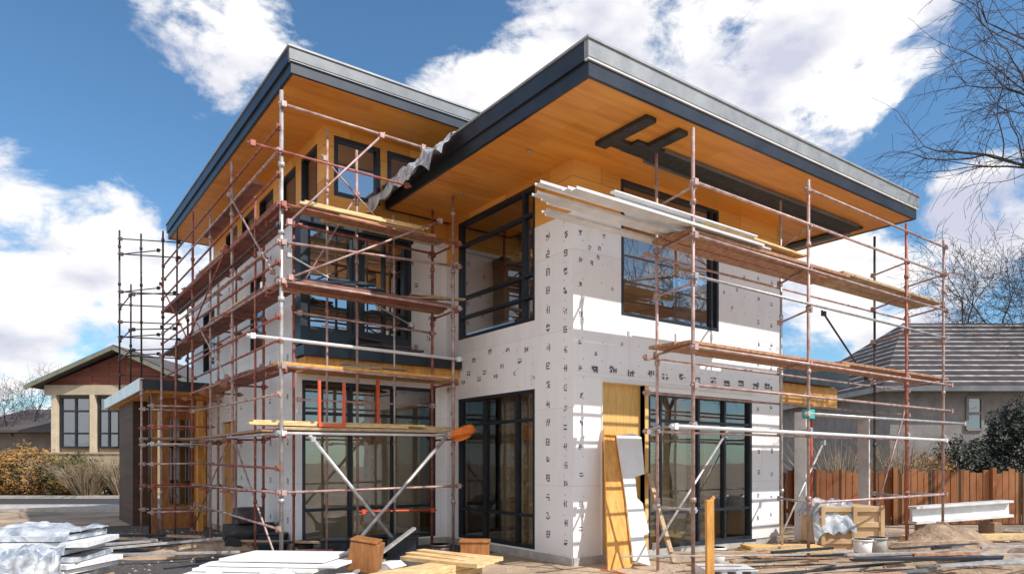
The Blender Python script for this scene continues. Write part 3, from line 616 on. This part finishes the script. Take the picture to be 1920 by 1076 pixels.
# ---------------------------------------------------------------- NEIGHBOUR HOUSES
def gable_house():
    E=empty('neighbour_house',site(-22,40),'cream house with red-brown gable and pale columns behind hedge','house')
    k=38/1304
    L=lambda px:(px-960)*k
    Zf=lambda py:1.6+(865-py)*k
    d=38.0
    m=MB(); m.sbox(L(98),L(330),d+0.3,d+12,0,Zf(722)); m.sbox(L(-120),L(98),d+3,d+12,0,Zf(800)); m.build('wall',M['stucco'],E)
    a,b,c=site(L(85),d,Zf(722)),site(L(365),d,Zf(722)),site(L(225),d,Zf(664))
    m=MB(); m.poly([a,b,c]); m.build('gable',M['gable'],E)
    m=MB(); m.sbox(L(85),L(365),d-0.1,d+0.3,Zf(740),Zf(722)); m.build('beam',M['cream'],E)
    m=MB()
    for s,e in (((L(66),Zf(728)),(L(226),Zf(656))),((L(226),Zf(656)),(L(386),Zf(728)))):
        p=[site(s[0],d-0.7,s[1]),site(e[0],d-0.7,e[1]),site(e[0],d+12,e[1]),site(s[0],d+12,s[1])]
        q=[v+Vector((0,0,0.18)) for v in p]; m.hexa(p+q)
    m.build('roof',M['shingle'],E)
    m=MB()
    for s,e in (((L(64),Zf(730)),(L(226),Zf(657))),((L(226),Zf(657)),(L(388),Zf(730)))):
        m.beam(site(s[0],d-0.78,s[1]+0.02),site(e[0],d-0.78,e[1]+0.02),0.1,0.2)
    m.build('bargeboard',M['green'],E)
    m=MB(); 
    p=[site(L(-140),d+1.5,Zf(808)),site(L(97),d+1.5,Zf(808)),site(L(97),d+8,Zf(752)),site(L(-140),d+8,Zf(752))]; m.hexa(p+[v+Vector((0,0,0.15)) for v in p]); m.build('side_roof',M['shingle'],E)
    for px in (98,170,226):
        m=MB(); m.sbox(L(px),L(px+9),d-0.1,d+0.25,0,Zf(740)); m.sbox(L(px)-0.08,L(px+9)+0.08,d-0.16,d+0.3,0,0.9); m.build('column',M['cream'],E)
    for a_,b_ in ((112,166),(183,220)):
        W=empty('window',site(L((a_+b_)/2),d+.3,Zf(835)),parent=E)
        m=MB(); m.sbox(L(a_),L(b_),d+0.2,d+0.28,Zf(838),Zf(745)); m.build('pane',M['glassdark'],W)
        m=MB()
        n=2
        for i in range(n+1):
            l=L(a_)+(L(b_)-L(a_))*i/n; m.sbox(l-0.05,l+0.05,d+0.13,d+0.19,Zf(838),Zf(745))
        for z in (838,812,770,745): m.sbox(L(a_),L(b_),d+0.12,d+0.18,Zf(z)-0.05,Zf(z)+0.05)
        m.build('frame',M['dark'],W)
    m=MB(); m.sbox(L(-100),L(90),d+2.9,d+2.98,Zf(850),Zf(808)); m.build('shadowed_wall',M['wallshade'],E)  # thin grey sheet paints shade on the wall below the side roof
gable_house()
m=MB(); m.sbox(-34,-17.5,33.2,33.5,0,1.95); m.sbox(-34,-17.5,33.15,33.55,1.95,2.05); tag(m.build('garden_wall',M['stucco'],bevel=0.01),'low cream garden wall behind the shrubs','wall')
def hip_house():
    E=empty('neighbour_house',site(22,34),'grey stucco house with wide striped dark tile hip roof','house')
    d=27.0; k=d/1304; L=lambda px:(px-960)*k; Zf=lambda py:1.6+(865-py)*k
    l0,l1=L(1640),L(2500); ze=Zf(725); zr=ze+3.7
    d1=d+13
    A=[site(l0,d-0.6,ze),site(l1,d-0.6,ze),site(l1,d1,ze),site(l0,d1,ze)]
    r0,r1=site(l0+4.6,d+6.2,zr),site(l1-5,d+6.2,zr)
    m=MB(); m.poly([A[0],A[1],r1,r0]); m.poly([A[3],A[0],r0]); m.poly([A[2],A[3],r0,r1]); m.poly([A[1],A[2],r1]); m.build('roof',M['tiles'],E)
    m=MB(); m.sbox(l0+0.05,l1,d-0.62,d-0.5,ze-0.22,ze-0.01); m.sbox(l0-0.02,l0+0.1,d-0.6,d1,ze-0.22,ze-0.01); m.build('gutter',M['slate'],E)
    m=MB(); m.sbox(l0+0.6,l1-0.5,d,d1-0.5,0,ze-0.05); m.build('wall',M['greystucco'],E)
    for a_,b_ in ((1812,1840),):
        W=empty('window',site(L(a_),d,Zf(800)),parent=E)
        m=MB(); m.sbox(L(a_),L(b_),d-0.03,d-0.01,Zf(805),Zf(745)); m.build('pane',M['glassdark'],W)
        m=MB()
        for l in (L(a_),L(b_)): m.sbox(l-0.05,l+0.05,d-0.08,d-0.03,Zf(805),Zf(745))
        for z in (Zf(805),Zf(745),Zf(775)): m.sbox(L(a_),L(b_),d-0.07,d-0.032,z-0.05,z+0.05)
        m.build('frame',M['greystucco'],W)
hip_house()
FE=empty('wooden_fence',site(10,19),'red-brown stained board fence behind the building site','fence')
m=MB(); l=4.5; i=0
while l<24:
    h=1.36+0.05*math.sin(i*1.7)+random.uniform(-.02,.02); dd=17.6+random.uniform(-.015,.015)
    m.sbox(l,l+0.145,dd,dd+0.025,0.03,h); l+=0.165; i+=1
m.build('boards',M['fence'],FE)
m=MB(); m.sbox(4.5,24,17.66,17.72,0.3,0.4); m.sbox(4.5,24,17.66,17.72,1.0,1.1); m.build('fence_rail',M['pine2'],FE)
for i in range(8):
    m=MB(); l=4.6+i*2.5; m.sbox(l,l+0.1,17.5,17.6,0,1.45); m.build('fence_post',M['fence'],FE)
# ---------------------------------------------------------------- VEGETATION
def foliage(c,rx,ry,rz,n,s,mat,name,parent,seed):
    rnd=random.Random(seed); m=MB(); c=Vector(c)
    for i in range(n):
        u=rnd.uniform(-1,1); t=rnd.uniform(0,2*math.pi); q=math.sqrt(1-u*u); dv=Vector((q*math.cos(t),q*math.sin(t),u))
        nn=1+0.45*noise.noise(dv*2.3+Vector((seed,0,0)))
        rr=nn*(0.55+0.45*rnd.random()**0.5)
        p=c+Vector((dv.x*rx,dv.y*ry,dv.z*rz))*rr
        if p.z<0.03: p.z=rnd.uniform(0.03,0.3)
        a=Vector((rnd.gauss(0,1),rnd.gauss(0,1),rnd.gauss(0,1))).normalized(); b=a.orthogonal().normalized(); ss=s*rnd.uniform(.6,1.4)
        m.poly([p-a*ss,p+b*ss*.5,p+a*ss,p-b*ss*.5])
    return m.build(name,M[mat],parent)
def shrub(l,d,r,h,mat,label,seed,n=2200,s=0.06):
    E=empty('shrub',site(l,d),label,'shrub')
    rnd=random.Random(seed); m=MB(); b=site(l,d)
    for i in range(9):
        t=rnd.uniform(0,6.28); m.tube(b,b+Vector((math.cos(t)*r*.6,math.sin(t)*r*.6,h*.75)),0.025,0.008,5)
    m.build('stems',M['bark'],E)
    foliage(b+Vector((0,0,h*0.5)),r,r,h*0.52,n,s,mat,'leaves',E,seed)
shrub(-20.2,31.9,1.3,1.9,'hedge','olive-green rounded shrub beside the garden wall',1,3000,0.08)
shrub(-22.2,31.5,1.5,2.2,'hedge2','rust-tinged leafy shrub beside the garden wall',2,3000,0.08)
shrub(-24,31.3,1.6,2.0,'hedge','olive-green rounded shrub at the lawn edge',3,3000,0.08)
shrub(-19.3,31.0,0.9,1.1,'hedge2','small rust-coloured rounded shrub on the lawn',4,1600,0.06)
shrub(-26,31.5,1.5,2.1,'hedge','dense olive hedge shrub at the lawn edge',5,3000,0.08)
shrub(-18.1,32,0.8,1.5,'hedge','dark green upright shrub by the house corner',6,1500,0.07)
shrub(15.6,21.5,0.9,3.3,'conifer','dark conifer shrub in front of the grey house',8,6500,0.07)
shrub(14.0,21.5,1.0,2.2,'conifer','dark evergreen shrub behind the fence',9,4000,0.07)
shrub(12.4,21,1.0,1.8,'hedge2','rusty low shrub behind the fence',15,2500,0.06)
def dryplant(l,d,h,r,n,seed,label):
    rnd=random.Random(seed); m=MB(); b=site(l,d)
    for i in range(n):
        t=rnd.uniform(0,6.28); k=rnd.random(); o0=b+Vector((math.cos(t),math.sin(t),0))*r*0.3*k
        p1=o0+Vector((math.cos(t)*r*k*.6,math.sin(t)*r*k*.6,h*rnd.uniform(.5,.7))); p2=p1+Vector((math.cos(t)*r*.5*k+rnd.uniform(-.1,.1),math.sin(t)*r*.5*k+rnd.uniform(-.1,.1),h*rnd.uniform(.2,.45)))
        m.tube(o0,p1,0.014,0.010,4,False); m.tube(p1,p2,0.010,0.003,4,False)
    tag(m.build('dry_shrub',M['dry']),label,'shrub')
dryplant(-18.7,30.6,1.6,1.3,260,1,'pale leafless twiggy shrub by the road'); dryplant(-17.3,31,1.9,1.1,260,2,'pale leafless twiggy shrub by the road')
dryplant(8.8,18.6,2.1,1.3,110,5,'leafless twiggy bush beside the wooden fence'); dryplant(10.6,18.8,2.1,1.2,110,6,'leafless twiggy bush beside the wooden fence'); dryplant(17.5,22,2.9,1.4,160,7,'tall leafless twiggy bush behind the fence')
def tree(l,d,H_,seed,label,dirs=None,r0=0.22,levels=5,trunk=0.35,spread=0.75,len_=0.42,side_p=.75,droop=0.0,thin=.005,base=None):
    rnd=random.Random(seed); b=Vector(base) if base else site(l,d); E=empty('bare_tree',b,label,'tree')
    t=MB(); m=MB()
    top=b+Vector((rnd.uniform(-.3,.3),rnd.uniform(-.3,.3),H_*trunk))
    mid=b.lerp(top,0.5)+Vector((rnd.uniform(-.15,.15),rnd.uniform(-.15,.15),0))
    t.tube(b,mid,r0*1.2,r0,10,False); t.tube(mid,top,r0,r0*.85,10,False); t.build('trunk',M['bark'],E)
    def grow(p,dv,L,r,lv):
        n=4; q=p; dd=dv.normalized()
        for i in range(n):
            dd=(dd+Vector((rnd.gauss(0,.17),rnd.gauss(0,.17),rnd.gauss(0,.13)+(0.05 if lv<3 else -droop)))).normalized()
            nq=q+dd*(L/n); ra=r*(1-0.45*i/n); rb=r*(1-0.45*(i+1)/n)
            m.tube(q,nq,max(ra,thin*1.2),max(rb,thin),6 if lv<2 else 3,False)
            q=nq
            if lv<levels and i>=1 and rnd.random()<(side_p if lv>0 else .9):
                side=dd.cross(Vector((rnd.gauss(0,1),rnd.gauss(0,1),rnd.gauss(0,1)))).normalized()
                grow(q,(dd*0.65+side*rnd.uniform(.5,1)*1.0),L*rnd.uniform(.5,.72),rb*.55,lv+1)
        if lv<levels:
            for k in range(2 if lv<3 else 1):
                side=dd.cross(Vector((rnd.gauss(0,1),rnd.gauss(0,1),rnd.gauss(0,1)))).normalized()
                grow(q,dd+side*rnd.uniform(.3,.7),L*rnd.uniform(.6,.8),r*.5,lv+1)
    if dirs is None:
        dirs=[]
        for i in range(6):
            a=i*1.05+rnd.uniform(-.3,.3); dirs.append(Vector((math.cos(a)*spread,math.sin(a)*spread,1)))
    for dv in dirs: grow(top,dv,H_*(1-trunk)*len_,r0*.5,0)
    m.build('crown',M['bark'],E)
tree(27.2,36,15.5,21,'leafless spreading tree behind the tiled roof',r0=0.22,levels=5,side_p=.66,thin=.008,spread=.85,len_=.36,trunk=.32)
U=Vector((0,0,1))
tree(14.0,14,12.8,33,'tall leafless tree with thin drooping branches',dirs=[-RT*1.3+U*0.75,-RT*1.0-FW*.5+U*1.1,-RT*.9+FW*.5+U*0.7,-RT*.3+U*1.3,-RT*1.2+FW*.1+U*1.0,RT*.7+U],r0=0.19,levels=4,trunk=0.48,len_=.42,side_p=.75,droop=.10,thin=.004)
tree(-29.5,42,7.5,5,'small leafless tree beside the neighbouring house',r0=0.12,levels=4,trunk=.25)
tree(0,0,11,44,'leafless street tree standing across the yard',r0=0.2,levels=4,side_p=.7,base=(16.5,-12.5,0),thin=.008)
# ---------------------------------------------------------------- SITE OBJECTS
E=empty('wrapped_stack',site(-5.95,8.6),'loose pile of pale sheets partly wrapped in crumpled plastic','wrapped stack')
for i in range(7):
    m=MB(); o_=random.uniform(-.09,.09); a=random.uniform(-.09,.09)
    m.beam(site(-6.35+o_,8.95+a,0.15+0.085*i),site(-5.42+o_+random.uniform(-.08,.08),8.95-a,0.15+0.085*i+random.uniform(-.01,.01)),1.0,0.05+.02*random.random()); m.build('sheet',M['foam' if i%3 else 'plastic'],E,bevel=.004)
m=MB()
def wrap(u,v):
    a=u*2*math.pi; cs,sn=math.cos(a),math.sin(a); e=0.4
    X=math.copysign(abs(cs)**e,cs); Y=math.copysign(abs(sn)**e,sn)
    if v<0.6: h=v/0.6; rr=1+0.12*(1-h)**3; z=0.5*h
    else: k=(v-0.6)/0.4; rr=(1-k); z=0.5+0.05*math.sin(k*3)
    nz=noise.fractal(Vector((X*3*rr,Y*3*rr,z*4)),1,2,6)
    f=rr*(1+0.10*nz)
    return site(-6.05+0.66*X*f,8.1+0.3*Y*f,max(0.01,z+0.11*nz))
m.grid(wrap,120,56); m.build('plastic_sheet',M['plastic'],E)
m=MB()
def wrap2(u,v):
    n_=noise.fractal(Vector((u*4,v*4,7)),1,2,5)
    return site(-6.45+1.0*u,8.45+0.95*v,0.79+0.04*n_-(max(0,.12-v)*2.2)-.06*u)
m.grid(wrap2,50,40); m.build('plastic_cover',M['plastic'],E)
m=MB()
for i in range(5): m.sbox(-6.35+0.22*i,-6.25+0.22*i,8.5,9.4,0.0,0.11)
m.build('pallet',M['pine2'],E)
for i in range(5):
    m=MB(); a=random.uniform(-.12,.12); l0=-3.75+.12*i; 
    m.beam(site(l0,7.9+a+.08*i,.30+.045*i),site(l0+random.uniform(1.2,1.7),7.8-a+.08*i,.32+.045*i),.75,.035)
    tag(m.build('white_panel',M['whitepaint'],bevel=.004),'flat white panel lying on a low pile','white panel','white panels on the ground')
for i in range(7):
    c=(-3.55+0.34*i+random.uniform(-.05,.05),7.45+random.uniform(-.05,.1)) if i%2 else (-3.6+.36*i,8.55+random.uniform(-.05,.1)); w=random.uniform(.10,.22); hh=random.uniform(.34,.46); a=random.uniform(-.6,.6)
    ux=RT*math.cos(a)+FW*math.sin(a); uy=FW*math.cos(a)-RT*math.sin(a); o3=site(*c)
    prof=[(-w,0),(w,0),(w,hh*.55),(w*.45,hh*.55),(w*.45,hh*.8),(w*.8,hh*.85),(w*.3,hh),(-w*.6,hh*.97),(-w*.6,hh*.7),(-w,hh*.66)]
    m=MB(); m.prism([o3+ux*p_[0]+Vector((0,0,p_[1]))-uy*.25 for p_ in prof],uy*random.uniform(.3,.45))
    tag(m.build('foam_block',M['foam'],bevel=0.006),'white notched polystyrene block piled on the dirt','foam block','white foam blocks')
for i in range(9):
    m=MB(); r=i//3; c=i%3; a=0.06*random.uniform(-1,1)
    z=0.2+0.075*r
    m.beam(site(-1.6+0.17*c+a,7.0,z+0.05),site(-0.75+0.16*c,8.6,z),0.15,0.07); 
    tag(m.build('timber_board',M['pine'],bevel=0.004),'fresh yellow timber board in a low stack','timber board','stacked timber on the ground')
for i in range(5):
    m=MB(); m.beam(site(-1.35+.05*i,8.7+0.14*i,0.40+0.03*(i%2)),site(-0.35+0.05*i,7.9+0.13*i,0.42),0.14,0.05)
    tag(m.build('timber_board',M['pine'],bevel=0.004),'fresh yellow timber board lying across a stack','timber board','stacked timber on the ground')
for i,(l,d) in enumerate(((-1.5,7.3),(-1.1,8.3))):
    m=MB(); m.sbox(l-0.2,l+0.9,d,d+0.1,0,0.16); tag(m.build('timber_bearer',M['pine2'],bevel=0.004),'rough timber bearer under the stacked boards','timber block')
m=MB(); a=site(-1.88,8.15,0.52); m.beam(a,a+RT*0.34+Vector((0,0,-0.05)),0.34,0.34); m.beam(a+RT*.02+Vector((0,0,.19)),a+RT*.33+Vector((0,0,.14)),.36,.03); tag(m.build('timber_crate',M['brownwood'],bevel=0.01),'square brown wooden block tilted on the timber','wooden block')
m=MB(); m.sbox(-1.9,-1.45,8.0,8.4,0,0.32); tag(m.build('concrete_block',M['concrete'],bevel=0.01),'grey concrete block beside the timber stack','concrete block')
m=MB(); m.beam(site(-2.1,7.4,0.1),site(-1.25,8.9,0.75),0.05,0.03);tag(m.build('metal_strip',M['galv']),'thin bent metal strip lying over timber','metal strip')
E=empty('air_compressor',site(-4.7,12.6),'black air compressor with round tank standing on gravel','compressor')
b=site(-4.7,12.6)
m=MB(); m.tube(b+Vector((-.5,0,.32)),b+Vector((.35,-.1,.32)),0.18,0.18,16); m.build('tank',M['rubber'],E)
m=MB(); m.box(b.x-.3,b.x+.15,b.y-.18,b.y+.12,.5,.78); m.tube(b+Vector((-.2,-.2,.62)),b+Vector((-.2,.16,.62)),.12,.12,12); m.build('motor',M['darksteel'],E,bevel=.01)
for sx in (-.4,.25):
    m=MB(); m.tube(b+Vector((sx,-.28,.14)),b+Vector((sx,-.2,.14)),.14,.14,14); m.build('wheel',M['rubber'],E)
m=MB(); m.tube(b+Vector((.35,-.1,.4)),b+Vector((.75,-.2,.85)),.02); m.build('handle',M['galv'],E)
for i in range(7):
    l=-4.2+0.62*i+random.uniform(-.1,.1); d=12.2-0.25*i+random.uniform(-.1,.3)
    m=MB(); h=random.uniform(.2,.42)
    if i%2: m.tube(site(l,d),site(l,d,h),.14,.16,16); m.tube(site(l,d,h-.03),site(l,d,h),.172,.172,16); tag(m.build('bucket',M[random.choice(['rubber','darksteel'])]),'dark builder bucket standing beside the shaded wall','bucket')
    else: m.sbox(l-.22,l+.22,d-.16,d+.16,0,h); m.sbox(l-.24,l+.24,d-.18,d+.18,h,h+.03); tag(m.build('tool_box',M[random.choice(['dark','darksteel','brownwood'])],bevel=.01),'closed tool box standing beside the shaded wall','tool box')
for i in range(22):
    m=MB(); c=site(random.uniform(-7.5,-3.0),random.uniform(10.3,13.2),0.04+0.01*i); a=random.uniform(-.5,.9); L=random.uniform(.5,1.4)
    v=(RT*math.cos(a)+FW*math.sin(a))*L+Vector((0,0,random.uniform(-.02,.06))); m.beam(c-v,c+v,random.choice((.06,.1)),.04)
    tag(m.build('timber_board',M[random.choice(['pine2','deckred','dark','galv'])],bevel=.003),'discarded board lying on dark gravel','timber board','boards lying on the gravel')
def hose(name,pts,r,mat,label):
    m=MB(); n=len(pts)
    def cr(i,t):
        a,b,c,d=[Vector(pts[max(0,min(n-1,i+k))]) for k in(-1,0,1,2)]
        return .5*((2*b)+(c-a)*t+(2*a-5*b+4*c-d)*t*t+(3*b-a-3*c+d)*t**3)
    P0=None
    for i in range(n-1):
        for k in range(8):
            q=cr(i,k/8)
            if P0 is not None: m.tube(P0,q,r,n=6,caps=False)
            P0=q
    tag(m.build(name,M[mat]),label,'hose')
hose('hose',[site(-4.2,12.4,.3),site(-4.0,11.6,.03),site(-3.2,10.9,.03),site(-3.6,10.2,.03),site(-2.4,9.9,.03),site(-1.6,10.4,.03),site(-.9,9.8,.03)],.018,'rubber','black air hose snaking across the dirt')
hose('cable',[site(1.3,10.2,.02),site(2.0,9.4,.02),site(2.9,9.8,.02),site(3.7,9.0,.02),site(5.0,9.4,.02)],.012,'safety','orange power cable lying on the dirt')
m=MB(); m.prism([(0.14,-0.62,0.0),(0.66,-0.62,0.0),(0.86,-0.07,2.08),(0.585,-0.07,2.12)],(0,0.028,0)); tag(m.build('plywood_board',M['orange'],bevel=.003),'tall orange plywood offcut leaning on the wall','plywood board')
def lp(x,t): return (x,-0.66+0.56*t,2.06*t)
pts=[lp(.64,.05),lp(.98,0),lp(.97,.22),lp(1.10,.24),lp(1.08,.46),lp(.98,.5),lp(1.03,.66),lp(1.26,.68),lp(1.36,.97),lp(1.18,1.0),lp(.80,.98),lp(.74,.5)]
m=MB(); m.prism(pts,(0,-0.02,0)); tag(m.build('drywall_offcut',M['whitepaint']),'white panel with notched cut edge leaning on the plywood','wall panel')
m=MB(); m.beam((1.5,-.7,0),(1.62,-.04,1.4),.09,.04,up=Vector((0,-1,.2))); tag(m.build('timber_stud',M['pine2'],bevel=.003),'short pale timber stud leaning on the window','timber stud')
m=MB(); m.beam(site(2.28,8.0,-0.1),site(2.27,8.0,1.16),0.085,0.085,up=FW); m.beam(site(2.24,7.98,1.1),site(2.32,7.98,1.2),.04,.03,up=FW); tag(m.build('timber_stake',M['orange'],bevel=.004),'yellow timber stake driven into the dirt','stake')
for i in range(44):
    m=MB(); c=site(random.uniform(2.6,7.4),random.uniform(8.6,11.3),0.03+0.008*i); a=random.gauss(0.3,.25); L=random.uniform(.4,1.3)
    v=(RT*math.cos(a)+FW*math.sin(a))*L; m.beam(c-v,c+v+Vector((0,0,random.uniform(-.02,.03))),random.choice((.03,.05,.08,.12)),random.choice((.015,.03,.04)))
    tag(m.build('timber_board',M[random.choice(['pine2','galv','dark','pine2','deck','slate','dark','galv'])],bevel=.003),'loose board in a messy pile on the dirt','timber board','loose boards on the ground')
for i in range(3):
    m=MB(); m.sbox(3.9+.05*i,5.2+.05*i,11.4,12.2,.02+.05*i,.06+.05*i); tag(m.build('plywood_sheet',M['ply'],bevel=.003),'plywood sheet lying flat by the window','plywood sheet','plywood sheets on the ground')
E=empty('crate',site(6.1,13),'open cardboard-brown crate with white sheet draped over it','crate')
m=MB(); m.sbox(5.65,6.75,12.7,13.6,0.08,0.78); 
for z in (.1,.40,.68): m.sbox(5.62,6.78,12.66,12.7,z,z+.1)
for l in (5.62,6.2,6.7): m.sbox(l,l+.08,12.64,12.66,.08,.80)
m.build('box',M['card'],E,bevel=.01)
m=MB()
def drape(u,v):
    l=5.5+0.75*u; d=12.55+0.9*v; z=0.82+0.10*noise.fractal(Vector((u*4,v*4,3)),1,2,4)
    if v<0.18: z-= (0.18-v)*3.0; d+=0.05
    if u<0.2: z-=(0.2-u)*1.2
    return site(l,d,z+.03)
m.grid(drape,30,26); m.build('sheet',M['plastic'],E)
m=MB(); m.sbox(5.6,6.8,12.7,12.8,0,.08); m.sbox(5.6,6.8,13.5,13.6,0,.08); m.build('pallet',M['pine2'],E)
m=MB(); a=site(8.15,14.2,.36);b_=site(10.55,14.8,.46); m.beam(a,b_,.28,.06); m.beam(a+Vector((0,0,.3)),b_+Vector((0,0,.3)),.28,.05); m.beam(a+Vector((0,0,.15)),b_+Vector((0,0,.15)),.06,.26)
tag(m.build('steel_beam',M['alu'],bevel=.004),'long white I-shaped beam resting on timber blocks','beam')
for l,d in ((8.5,14.3),(10.1,14.7)):
    m=MB(); m.sbox(l-.08,l+.08,d-.25,d+.25,0,.33); tag(m.build('timber_block',M['pine2'],bevel=.005),'short timber block under the white beam','timber block')
m=MB(); m.beam(site(7.6,13.5,.12),site(10.3,13.9,.12),.2,.1); tag(m.build('timber_board',M['pine'],bevel=.004),'long pale board lying on the earth','timber board')
for l,d,mt in ((5.9,11.7,'whitepaint'),(6.3,12.0,'concrete'),(3.1,10.6,'whitepaint')):
    m=MB(); m.tube(site(l,d),site(l,d,.3),.13,.15,16); m.tube(site(l,d,.27),site(l,d,.3),.165,.165,16); tag(m.build('bucket',M[mt]),'pale plastic bucket standing on the dirt','bucket')
m=MB()
for z in (.0,.13): m.sbox(2.6,3.3,9.3,9.9,z,z+.02)
for k in range(4): m.sbox(2.6+.2*k,2.68+.2*k,9.3,9.9,.02,.13)
tag(m.build('pallet',M['alu'],bevel=.003),'small pale pallet lying on the dirt','pallet')
m=MB(); m.box(5.9,8.9,-0.3,-0.05,2.55,2.6); m.box(5.9,5.95,-0.3,-.05,0,2.55); m.box(8.4,8.45,-.3,-.05,0,2.55); tag(m.build('work_platform',M['alu'],bevel=.003),'narrow white metal work platform beside the canopy','platform')
# ---------------------------------------------------------------- WORLD
W=bpy.data.worlds.new('World'); SC.world=W; W.use_nodes=True; nt=W.node_tree; nt.nodes.clear(); L=nt.links
out=N(nt,'ShaderNodeOutputWorld'); bg=N(nt,'ShaderNodeBackground'); bg.inputs[1].default_value=0.15; L.new(bg.outputs[0],out.inputs[0])
sun_dir=Vector((0.42,-1.0,1.13)).normalized()
sky=N(nt,'ShaderNodeTexSky',sky_type='NISHITA'); sky.sun_disc=False; sky.sun_elevation=math.asin(sun_dir.z); sky.sun_rotation=math.atan2(sun_dir.x,sun_dir.y)
sky.air_density=1.0; sky.dust_density=0.3; sky.ozone_density=2.5
tint=N(nt,'ShaderNodeMix',data_type='RGBA',blend_type='MULTIPLY'); tint.inputs[0].default_value=1; tint.inputs[7].default_value=(0.68,0.94,1.04,1); L.new(sky.outputs[0],tint.inputs[6])
tc=N(nt,'ShaderNodeTexCoord')
def pxdir(px,py): return (FW+RT*((px-960)/1304)+Vector((0,0,(865-py)/1304))).normalized()
blobs=[(pxdir(*b[:2]),b[2],b[3]) for b in [(1130,120,.13,1),(1300,50,.13,1),(1450,90,.12,1),(1600,40,.10,1),(1000,160,.09,.9),(1250,180,.10,.85),(1580,130,.08,.95),(1690,30,.08,.85),(1450,190,.07,.7),(860,190,.07,.7),(430,60,.09,.6),(460,150,.06,.5),(330,40,.05,.45),(60,430,.09,.95),(180,450,.09,.95),(60,560,.10,.9),(230,560,.10,.85),(60,680,.10,.8),(230,660,.10,.7),(1860,400,.08,.9),(1560,540,.09,.85),(1720,600,.1,.75),(1760,290,.05,.35),(1500,480,.08,.6),(600,560,.2,.7)]]
blobs+=[(Vector(v).normalized(),r,w) for v,r,w in [((-1,.1,.35),.5,.8),((-1,-.6,.5),.6,1.1),((-.9,.4,.9),.4,.9),((-.3,-1,.45),.5,1.0),((-.4,-.3,1),.4,.9),((1,-.75,.35),.4,.6)]]  # unseen clouds added outside the view as fill for the shaded left facade
acc=None
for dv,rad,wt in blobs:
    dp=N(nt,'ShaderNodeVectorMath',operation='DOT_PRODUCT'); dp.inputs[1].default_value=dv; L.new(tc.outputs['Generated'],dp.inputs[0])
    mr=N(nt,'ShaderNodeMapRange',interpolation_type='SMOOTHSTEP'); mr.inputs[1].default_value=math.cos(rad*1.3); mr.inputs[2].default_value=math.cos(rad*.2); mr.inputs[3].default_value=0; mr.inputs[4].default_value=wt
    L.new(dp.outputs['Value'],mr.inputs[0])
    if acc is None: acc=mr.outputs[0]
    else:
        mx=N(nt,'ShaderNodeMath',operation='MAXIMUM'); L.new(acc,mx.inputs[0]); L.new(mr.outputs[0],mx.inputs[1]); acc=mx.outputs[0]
mp=N(nt,'ShaderNodeMapping'); mp.inputs['Scale'].default_value=(1,1,1.7); L.new(tc.outputs['Generated'],mp.inputs[0])
n1=N(nt,'ShaderNodeTexNoise'); n1.inputs['Scale'].default_value=8; n1.inputs['Detail'].default_value=12; n1.inputs['Roughness'].default_value=.62; n1.inputs['Distortion'].default_value=.3; L.new(mp.outputs[0],n1.inputs['Vector'])
a1=N(nt,'ShaderNodeMath',operation='MULTIPLY_ADD'); L.new(n1.outputs['Fac'],a1.inputs[0]); a1.inputs[1].default_value=2.8; a1.inputs[2].default_value=-1.45
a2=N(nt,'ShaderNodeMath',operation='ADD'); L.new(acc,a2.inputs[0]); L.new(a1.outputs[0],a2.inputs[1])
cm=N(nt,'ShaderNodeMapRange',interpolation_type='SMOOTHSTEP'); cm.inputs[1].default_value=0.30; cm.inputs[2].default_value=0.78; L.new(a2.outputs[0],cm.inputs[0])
n2=N(nt,'ShaderNodeTexNoise'); n2.inputs['Scale'].default_value=7; n2.inputs['Detail'].default_value=8; mp2=N(nt,'ShaderNodeMapping'); mp2.inputs['Location'].default_value=(3,1,.12); mp2.inputs['Scale'].default_value=(1,1,2); L.new(tc.outputs['Generated'],mp2.inputs[0]); L.new(mp2.outputs[0],n2.inputs['Vector'])
cr=N(nt,'ShaderNodeValToRGB'); cr.color_ramp.elements[0].position=.34; cr.color_ramp.elements[0].color=(.58,.60,.72,1); cr.color_ramp.elements[1].position=.53; cr.color_ramp.elements[1].color=(1,.985,.975,1); L.new(n2.outputs['Fac'],cr.inputs[0])
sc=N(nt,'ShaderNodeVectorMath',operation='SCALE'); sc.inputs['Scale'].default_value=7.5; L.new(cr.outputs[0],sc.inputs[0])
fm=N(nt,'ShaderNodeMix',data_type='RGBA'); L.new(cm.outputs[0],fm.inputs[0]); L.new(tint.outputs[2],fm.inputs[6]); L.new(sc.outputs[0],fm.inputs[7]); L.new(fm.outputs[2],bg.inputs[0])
sl=bpy.data.lights.new('Sun','SUN'); sl.energy=5.0; sl.angle=math.radians(.5); sl.color=(1,.955,.89); so=bpy.data.objects.new('Sun',sl); COL.objects.link(so); so.rotation_euler=sun_dir.to_track_quat('Z','Y').to_euler(); so.location=(5,-10,15)
cd=bpy.data.cameras.new('Camera'); cam=bpy.data.objects.new('Camera',cd); COL.objects.link(cam); cam.location=(C0.x,C0.y,1.6); cam.rotation_euler=(math.radians(90),0,-math.atan2(FW.x,FW.y)); cd.sensor_width=36; cd.lens=1304/1920*36; cd.shift_y=327/1920; cd.clip_start=.05; cd.clip_end=3000
SC.camera=cam
SC.view_settings.view_transform='Standard'; SC.view_settings.look='None'; SC.view_settings.exposure=0
